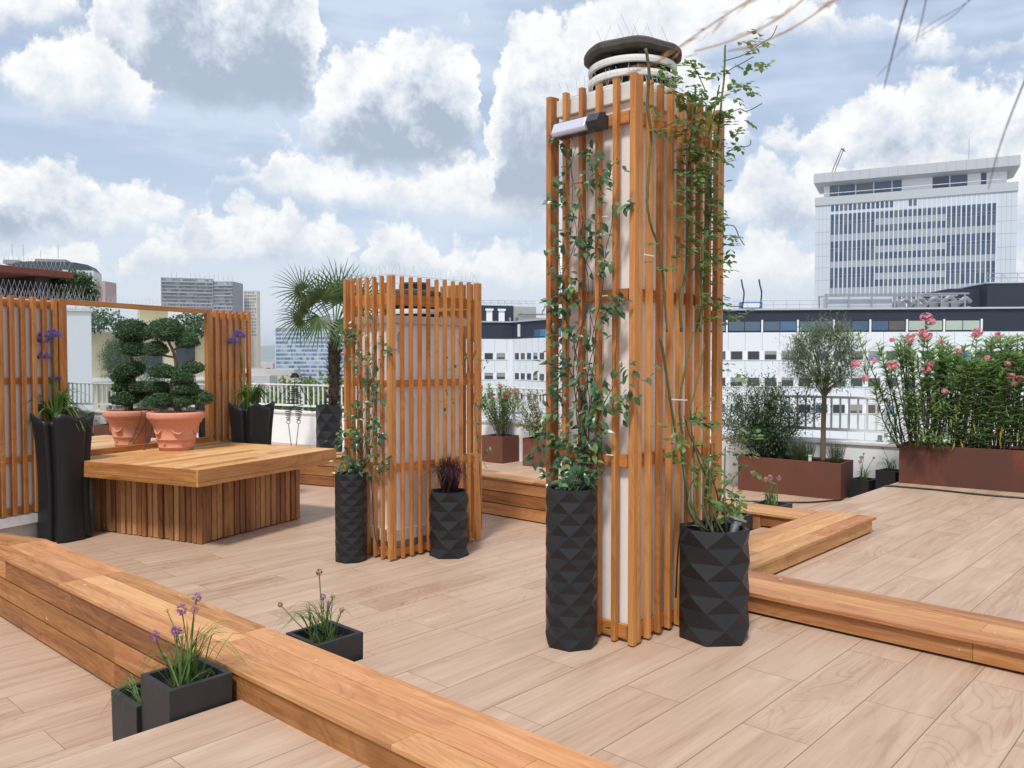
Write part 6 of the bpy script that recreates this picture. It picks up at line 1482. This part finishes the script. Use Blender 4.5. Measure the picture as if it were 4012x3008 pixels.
for (x, y, z, w, lb) in ((35.2, -13.6, 3.3, 1.6, 'roof garden bushes on the cream apartment house in the mirror'), (38.6, -9.4, 3.2, 1.3, 'roof garden bushes between the two apartment houses in the mirror')):
    t_ = thing('roof_bush', lb, 'shrub', (x, y, z)); f = MB()
    for k in range(900): u = rv(gr_); f.leaf(Vector((x+u.x*w*.6, y+u.y*w*1.3, z+.3+u.z*.7)), rv(gr_), u+Vector((0, 0, .6)), .22, .13)
    f.build('foliage', M['bush'], t_)
b = MB(); b.box((40, -12.9, 3.6), (1.5, 1.6, 1.6), R(52)); b.box((39.8, -12.8, 4.5), (2.3, 2.5, .10), R(52)); tag(b.build('roof_hut', M['cream']), 'cream roof hut with an overhanging lid above the apartment house in the mirror', 'roof hut')
t_ = thing('roof_shed', 'white blank party wall at the left of the mirror picture', 'wall', (17.5, -1.8, L0)); b = MB(); b.box((18.2, -1.75, .7), (.5, 1.05, 4.6), R(-35)); b.build('wall_body', M['white'], t_); b = MB(); b.box((18.2, -1.75, 3.05), (.58, 1.15, .09), R(-35)); b.build('coping', M['ring'], t_)

# ------------------------------------------------------------------ small things
# black coiled wire figure
WB = Vector((9.75, 14.85, L0)); wf = thing('wire_figure', 'black coiled wire figure of a person standing before the white parapet', 'sculpture', tuple(fr(WB, -.32, 0)))
def coil(c, r0, r1, z0, z1, turns, n=26, sq=.9):
    return [fr(WB, c+math.cos(t*2*math.pi*turns)*(r0+(r1-r0)*t), z0+(z1-z0)*t, math.sin(t*2*math.pi*turns)*(r0+(r1-r0)*t)*sq) for t in [k/(n*turns) for k in range(int(n*turns)+1)]]
b = MB()
for s_ in (-1, 1):
    c = -.331+s_*.108
    b.tube([fr(WB, -.331+s_*.045, .0), fr(WB, c, .517)], .0075, 6)
    b.tube([fr(WB, c+.036*math.sin(k*.5236), .553-.036*math.cos(k*.5236)) for k in range(13)], .0075, 6)
    b.tube(coil(c, .034, .088, .59, .85, 6.3), .0075, 6)
b.build('legs', M['iron'], wf)
b = MB(); b.tube(coil(-.325, .215, .16, .84, 1.08, 3.4), .0085, 6); b.tube(coil(-.31, .17, .06, 1.06, 1.26, 5.3), .008, 6); b.tube([fr(WB, -.32, .86), fr(WB, -.30, 1.25), fr(WB, -.297, 1.45)], .008, 6); b.tube([fr(WB, -.415, 1.33), fr(WB, -.18, 1.325)], .0075, 6); b.build('torso', M['iron'], wf)
b = MB()
for pts in ([(-.415, 1.325), (-.493, 1.238), (-.624, 1.082), (-.70, .98), (-.755, .913)], [(-.18, 1.32), (-.124, 1.186), (-.028, 1.017), (.036, .887), (.061, .809)]):
    b.tube(smoothline([fr(WB, a, z) for a, z in pts], 4), .0065, 6); a, z = pts[-1]
    b.tube([fr(WB, a+.02*math.sin(k*.7), z-.02+.03*math.cos(k*.7)) for k in range(9)], .005, 5)
b.tube(coil(-.14, .022, .03, 1.17, 1.28, 4), .005, 5); b.build('arms', M['iron'], wf)
b = MB()
for k in range(9):
    a = k*math.pi/9; pts = [fr(WB, -.292+math.cos(a)*math.sin(t)*.082, 1.50+math.cos(t)*.085, math.sin(a)*math.sin(t)*.082) for t in [-1.75+3.5*j/12 for j in range(13)]]; b.tube(pts, .0065, 5)
b.build('head', M['iron'], wf)

# garden hose crossing the raised deck and dropping over its edge
pts = [(10.62, .6, .012), (10.56, 1.5, .012), (10.50, 1.99, .012), (10.44, 2.4, .012), (10.46, 2.84, .012), (10.436, 3.144, .012), (10.39, 3.37, .012), (10.37, 3.445, -.02), (10.46, 3.55, -.20), (10.7, 3.75, L0+.012), (10.95, 3.98, L0+.012), (10.95, 4.10, L0+.012), (10.74, 4.25, L0+.012), (10.42, 4.42, L0+.012), (10.1, 4.85, L0+.012), (9.9, 5.31, L0+.012), (9.7, 6., L0+.012)]
b = MB(); b.tube(smoothline(pts, 6), .011, 8); tag(b.build('garden_hose', M['hose'], smooth=True), 'black garden hose lying across the raised deck and over its edge', 'hose')
# drip hoses
def drip(label, pts, r=.004): b = MB(); b.tube(smoothline(pts, 6), r, 6); tag(b.build('drip_hose', M['hose'], smooth=True), label, 'drip hose', 'thin black drip hoses')
drip('thin black drip hose looping into the square planter beyond the near kerb', [(2.33, 3.50, .0), (2.32, 3.50, .14), (2.33, 3.52, .175), (2.38, 3.56, .17), (2.43, 3.58, .12), (2.45, 3.585, .085)], .005)
b = MB(); b.tube([(2.452, 3.58, .08), (2.452, 3.58, .145)], [.007, .008], 8); tag(b.build('drip_stake', M['hose']), 'small black dripper stake in the planter beyond the near kerb', 'stake')
drip('thin black drip hose hanging over the rim of the square planter before the near kerb', [(1.74, 3.76, -.1), (1.74, 3.745, .12), (1.735, 3.72, .15), (1.72, 3.66, .11), (1.715, 3.63, .085)])
drip('thin black drip hose over the rim of the squat rose planter', [(4.03, 2.46, .2), (4.0, 2.42, .55), (4.0, 2.35, .632), (4.06, 2.24, .60), (4.1, 2.20, .57)], .006)
tq = Vector((TB[0], TB[1], TP))
drip('left thin black cable hanging down the mirror side of the terracotta pot', [tq+Vector((0, 0, .40))+E2*.15-E1*.05, tq+E2*.27-E1*.12+Vector((0, 0, .46)), tq+E2*.325-E1*.14+Vector((0, 0, .40)), tq+E2*.27-E1*.21+Vector((0, 0, .15)), tq+E2*.22-E1*.28+Vector((0, 0, .008))], .0035)
drip('right thin black cable hanging down the mirror side of the terracotta pot', [tq+Vector((0, 0, .40))+E2*.15+E1*.0, tq+E2*.28-E1*.02+Vector((0, 0, .465)), tq+E2*.325-E1*.03+Vector((0, 0, .40)), tq+E2*.28-E1*.15+Vector((0, 0, .15)), tq+E2*.215-E1*.27+Vector((0, 0, .008))], .0035)
drip('black cable lying in the bottom of the tall slatted screen', [(3.70, 2.75, .03), (3.69, 2.68, .06), (3.70, 2.60, .05), (3.72, 2.55, .012)], .005)
drip('black cable hanging behind the slim planter on the shorter screen', [(4.74, 6.2, .5), (4.745, 6.17, .1), (4.74, 6.14, -.1), (4.78, 6.1, -.31)], .004)
# spotlights lying in planters
sp = thing('spotlight', 'silver spotlight standing in the squat rose planter', 'spotlight', (4.23, 2.21, .56), 'silver planter spotlights')
b = MB(); ax = Vector((.25, -.15, 1)).normalized(); c = Vector((4.215, 2.20, .585)); s1_ = ax.orthogonal().normalized(); s2_ = ax.cross(s1_)
def rg(r, t): return [c+ax*t+(s1_*math.cos(2*math.pi*k/24)+s2_*math.sin(2*math.pi*k/24))*r for k in range(24)]
b.grid([rg(.026, -.03), rg(.027, .055), rg(.027, .056), rg(.0275, .062)], True, True, False); b.build('barrel', M['steel'], sp, smooth=False)
b = MB(); b.grid([rg(.0276, .0625), rg(.052, .070), rg(.053, .078), rg(.03, .082), rg(.001, .083)], True, True, False); b.build('collar', M['steel'], sp)
sp = thing('spotlight', 'small white spotlight at the foot of the olive tree', 'spotlight', (11.20, 4.70, .12), 'silver planter spotlights')
b = MB(); b.lathe((11.18, 4.69, .115), [(.024, 0), (.024, .085), (.030, .088), (.030, .10), (.001, .102)], 16, 0, True); b.build('barrel', M['metal'], sp)
# cable ties
def tie(label, p, q): b = MB(); b.obox(Vector(p), (Vector(q)-Vector(p)).normalized(), Vector((0, -1, 0)) if abs(q[0]-p[0]) > abs(q[1]-p[1]) else Vector((-1, 0, 0)), 0, (Vector(q)-Vector(p)).length, 0., .006, 0., .006); tag(b.build('cable_tie', M['tie']), label, 'cable tie', 'white cable ties')
tie('white cable tie binding the long left rose cane', (3.66, 2.44, 2.105), (3.75, 2.44, 2.105))
tie('white cable tie gathering the rose canes above the squat planter', (3.94, 2.44, 1.33), (4.10, 2.44, 1.32))
tie('upper white cable tie on the jasmine slat under the lamp', (3.645, 2.66, 2.33), (3.645, 2.70, 2.33))
tie('lower white cable tie on the jasmine slat', (3.645, 2.66, 1.90), (3.645, 2.70, 1.90))
tie('white cable tie on the slat right of the slim jasmine planter', (3.645, 2.62, 1.03), (3.645, 2.665, 1.03))
# brown slab on posts behind the wall
M['redslab'] = plain('red_brown_concrete', srgb(112, 62, 50), .85, var=.2, scale=6., bumps=.5, dirt=.4, dirtcol=srgb(70, 40, 34), dscale=3.)
M['darkpost'] = plain('dark_stained_post', srgb(46, 40, 40), .85, var=.3, scale=8., bumps=.5)
sl = thing('chimney_slab', 'red brown slab on dark posts behind the left end of the mirror wall', 'chimney', tuple(W0+E1*-1.6+WN*-.7))
b = MB(); b.obox(W0, E1, WN, -3.0, .21, -1.5, -.52, 2.480, 2.555); b.build('slab', M['redslab'], sl, bevel=.008)
b = MB(); b.obox(W0, E1, WN, -.19, -.02, -1.3, -.62, 1.9, 2.479); b.build('post', M['darkpost'], sl); b = MB(); b.obox(W0, E1, WN, -1.3, -.60, -1.3, -.62, 1.9, 2.479); b.build('post', M['redslab'], sl)
b = MB(); rr = random.Random(6)
for k in range(34):
    q = W0+E1*(-1.6+k*.054)+WN*-.6+Vector((0, 0, 2.556))
    for sg in (-1, 1): b.tube([q, q+E1*sg*rr.uniform(.01, .04)+WN*sg*.02+Vector((0, 0, rr.uniform(.10, .14)))], .0013, 4)
tag(b.build('bird_spikes', M['wire']), 'row of wire bird spikes on the red brown slab', 'bird spikes')
b = MB()
for k in range(18):
    q = W0+E1*(-.95+k*.058)+WN*-.17+Vector((0, 0, 2.174)); b.tube([q, q+E1*.06+Vector((0, 0, .2))], .0009, 4); b.tube([q+E1*.06, q+Vector((0, 0, .2))], .0009, 4)
tag(b.build('wire_lattice', M['wire']), 'thin wire lattice under the red brown slab', 'wire mesh')
# dry grass hanging into view from above, close by
M['dry'] = leafmat('dry_grass', (.26, .15, .07), (.42, .27, .13), None, .8, .1, .5)
M['darkgrass'] = leafmat('dark_grass_stem', (.06, .04, .06), (.12, .08, .10), None, .7, .1, .3)
def near(lat, z, d): return G(lat*d, d, 1.56+z*d)
dg = thing('dry_grass', 'dry tan grass plumes drooping into view before the tall chimney', 'grass', tuple(near(.31, .50, .75)), 'grass hanging in front of the view'); b = MB(); rr = random.Random(14)
for (pts, n_) in (([(.62, .72), (.45, .55), (.345, .47), (.30, .44), (.26, .415), (.215, .385), (.17, .355), (.10, .33)], 40), ([(.62, .72), (.52, .55), (.45, .47), (.40, .44), (.35, .405), (.30, .38), (.26, .37)], 22), ([(.62, .72), (.48, .55), (.40, .48), (.33, .415), (.27, .385), (.22, .37)], 14)):
    P_ = smoothline([near(a, z, .78) for a, z in pts], 6); b.tube(P_, .0006, 4)
    for k in range(n_):
        i = rr.randrange(2, len(P_)-1); d = (P_[i+1]-P_[i]).normalized(); b.leaf(P_[i]+rv(rr)*.004, d+rv(rr)*.35, rv(rr), rr.uniform(.012, .03), .0012, .05, .1)
b.build('plume', M['dry'], dg)
dg = thing('dark_grass', 'dark thin grass stalks drooping into the upper right corner', 'grass', tuple(near(.52, .48, .8)), 'grass hanging in front of the view'); b = MB()
for pts, r in (([(.62, .72), (.52, .58), (.490, .48), (.472, .42), (.457, .36), (.449, .325)], .0016), ([(.62, .72), (.53, .56), (.508, .48), (.496, .42), (.487, .38)], .0012), ([(.64, .72), (.68, .52), (.66, .41), (.63, .36), (.605, .30), (.588, .25), (.577, .205)], .0014), ([(.62, .72), (.64, .56), (.60, .48), (.55, .43), (.50, .40), (.465, .37)], .0006), ([(.62, .72), (.61, .56), (.58, .48), (.54, .42), (.48, .38), (.44, .34)], .0006), ([(.69, .48), (.66, .45)], .0012)):
    P_ = smoothline([near(a, z, .8) for a, z in pts], 5); b.tube(P_, [r*(1-.75*k/len(P_)) for k in range(len(P_))], 5)
b.build('stalk', M['darkgrass'], dg)
dg = thing('feather_grass', 'pale feather grass tip poking in at the left edge', 'grass', tuple(near(-.66, -.12, 1.4)), 'grass hanging in front of the view'); b = MB()
for k in range(70):
    a = rr.uniform(-.3, .3); p = near(-.66+rr.uniform(-.02, .0), -.120+rr.uniform(-.012, .012), 1.4); b.leaf(p, RT+Vector((0, 0, a))+rv(rr)*.2, rv(rr), rr.uniform(.03, .08), .0016, .05, .2)
b.build('plume', M['dry'], dg); b = MB()
for k in range(5): b.tube(smoothline([near(-.67, -.12+.006*(k-2), 1.4), near(-.78-.02*k, -.14, 1.42), near(-.92-.03*k, -.6, 1.45), G(-1.42-.02*k, 1.46, .0)], 5), .0012, 4)
b.build('stalk', M['dry'], dg)


# ------------------------------------------------------------------ thin summer haze over the city
hz = bpy.data.materials.new('haze_air'); hz.use_nodes = True; t = hz.node_tree; t.nodes.clear()
v = t.nodes.new('ShaderNodeVolumePrincipled'); v.inputs['Color'].default_value = (.80, .88, 1., 1); v.inputs['Density'].default_value = .00022; v.inputs['Anisotropy'].default_value = .2
o_ = t.nodes.new('ShaderNodeOutputMaterial'); t.links.new(v.outputs[0], o_.inputs['Volume'])
b = MB(); b.box2(-5100, 5100, -5100, 5100, -34, 110); tag(b.build('haze', hz), kind='stuff')
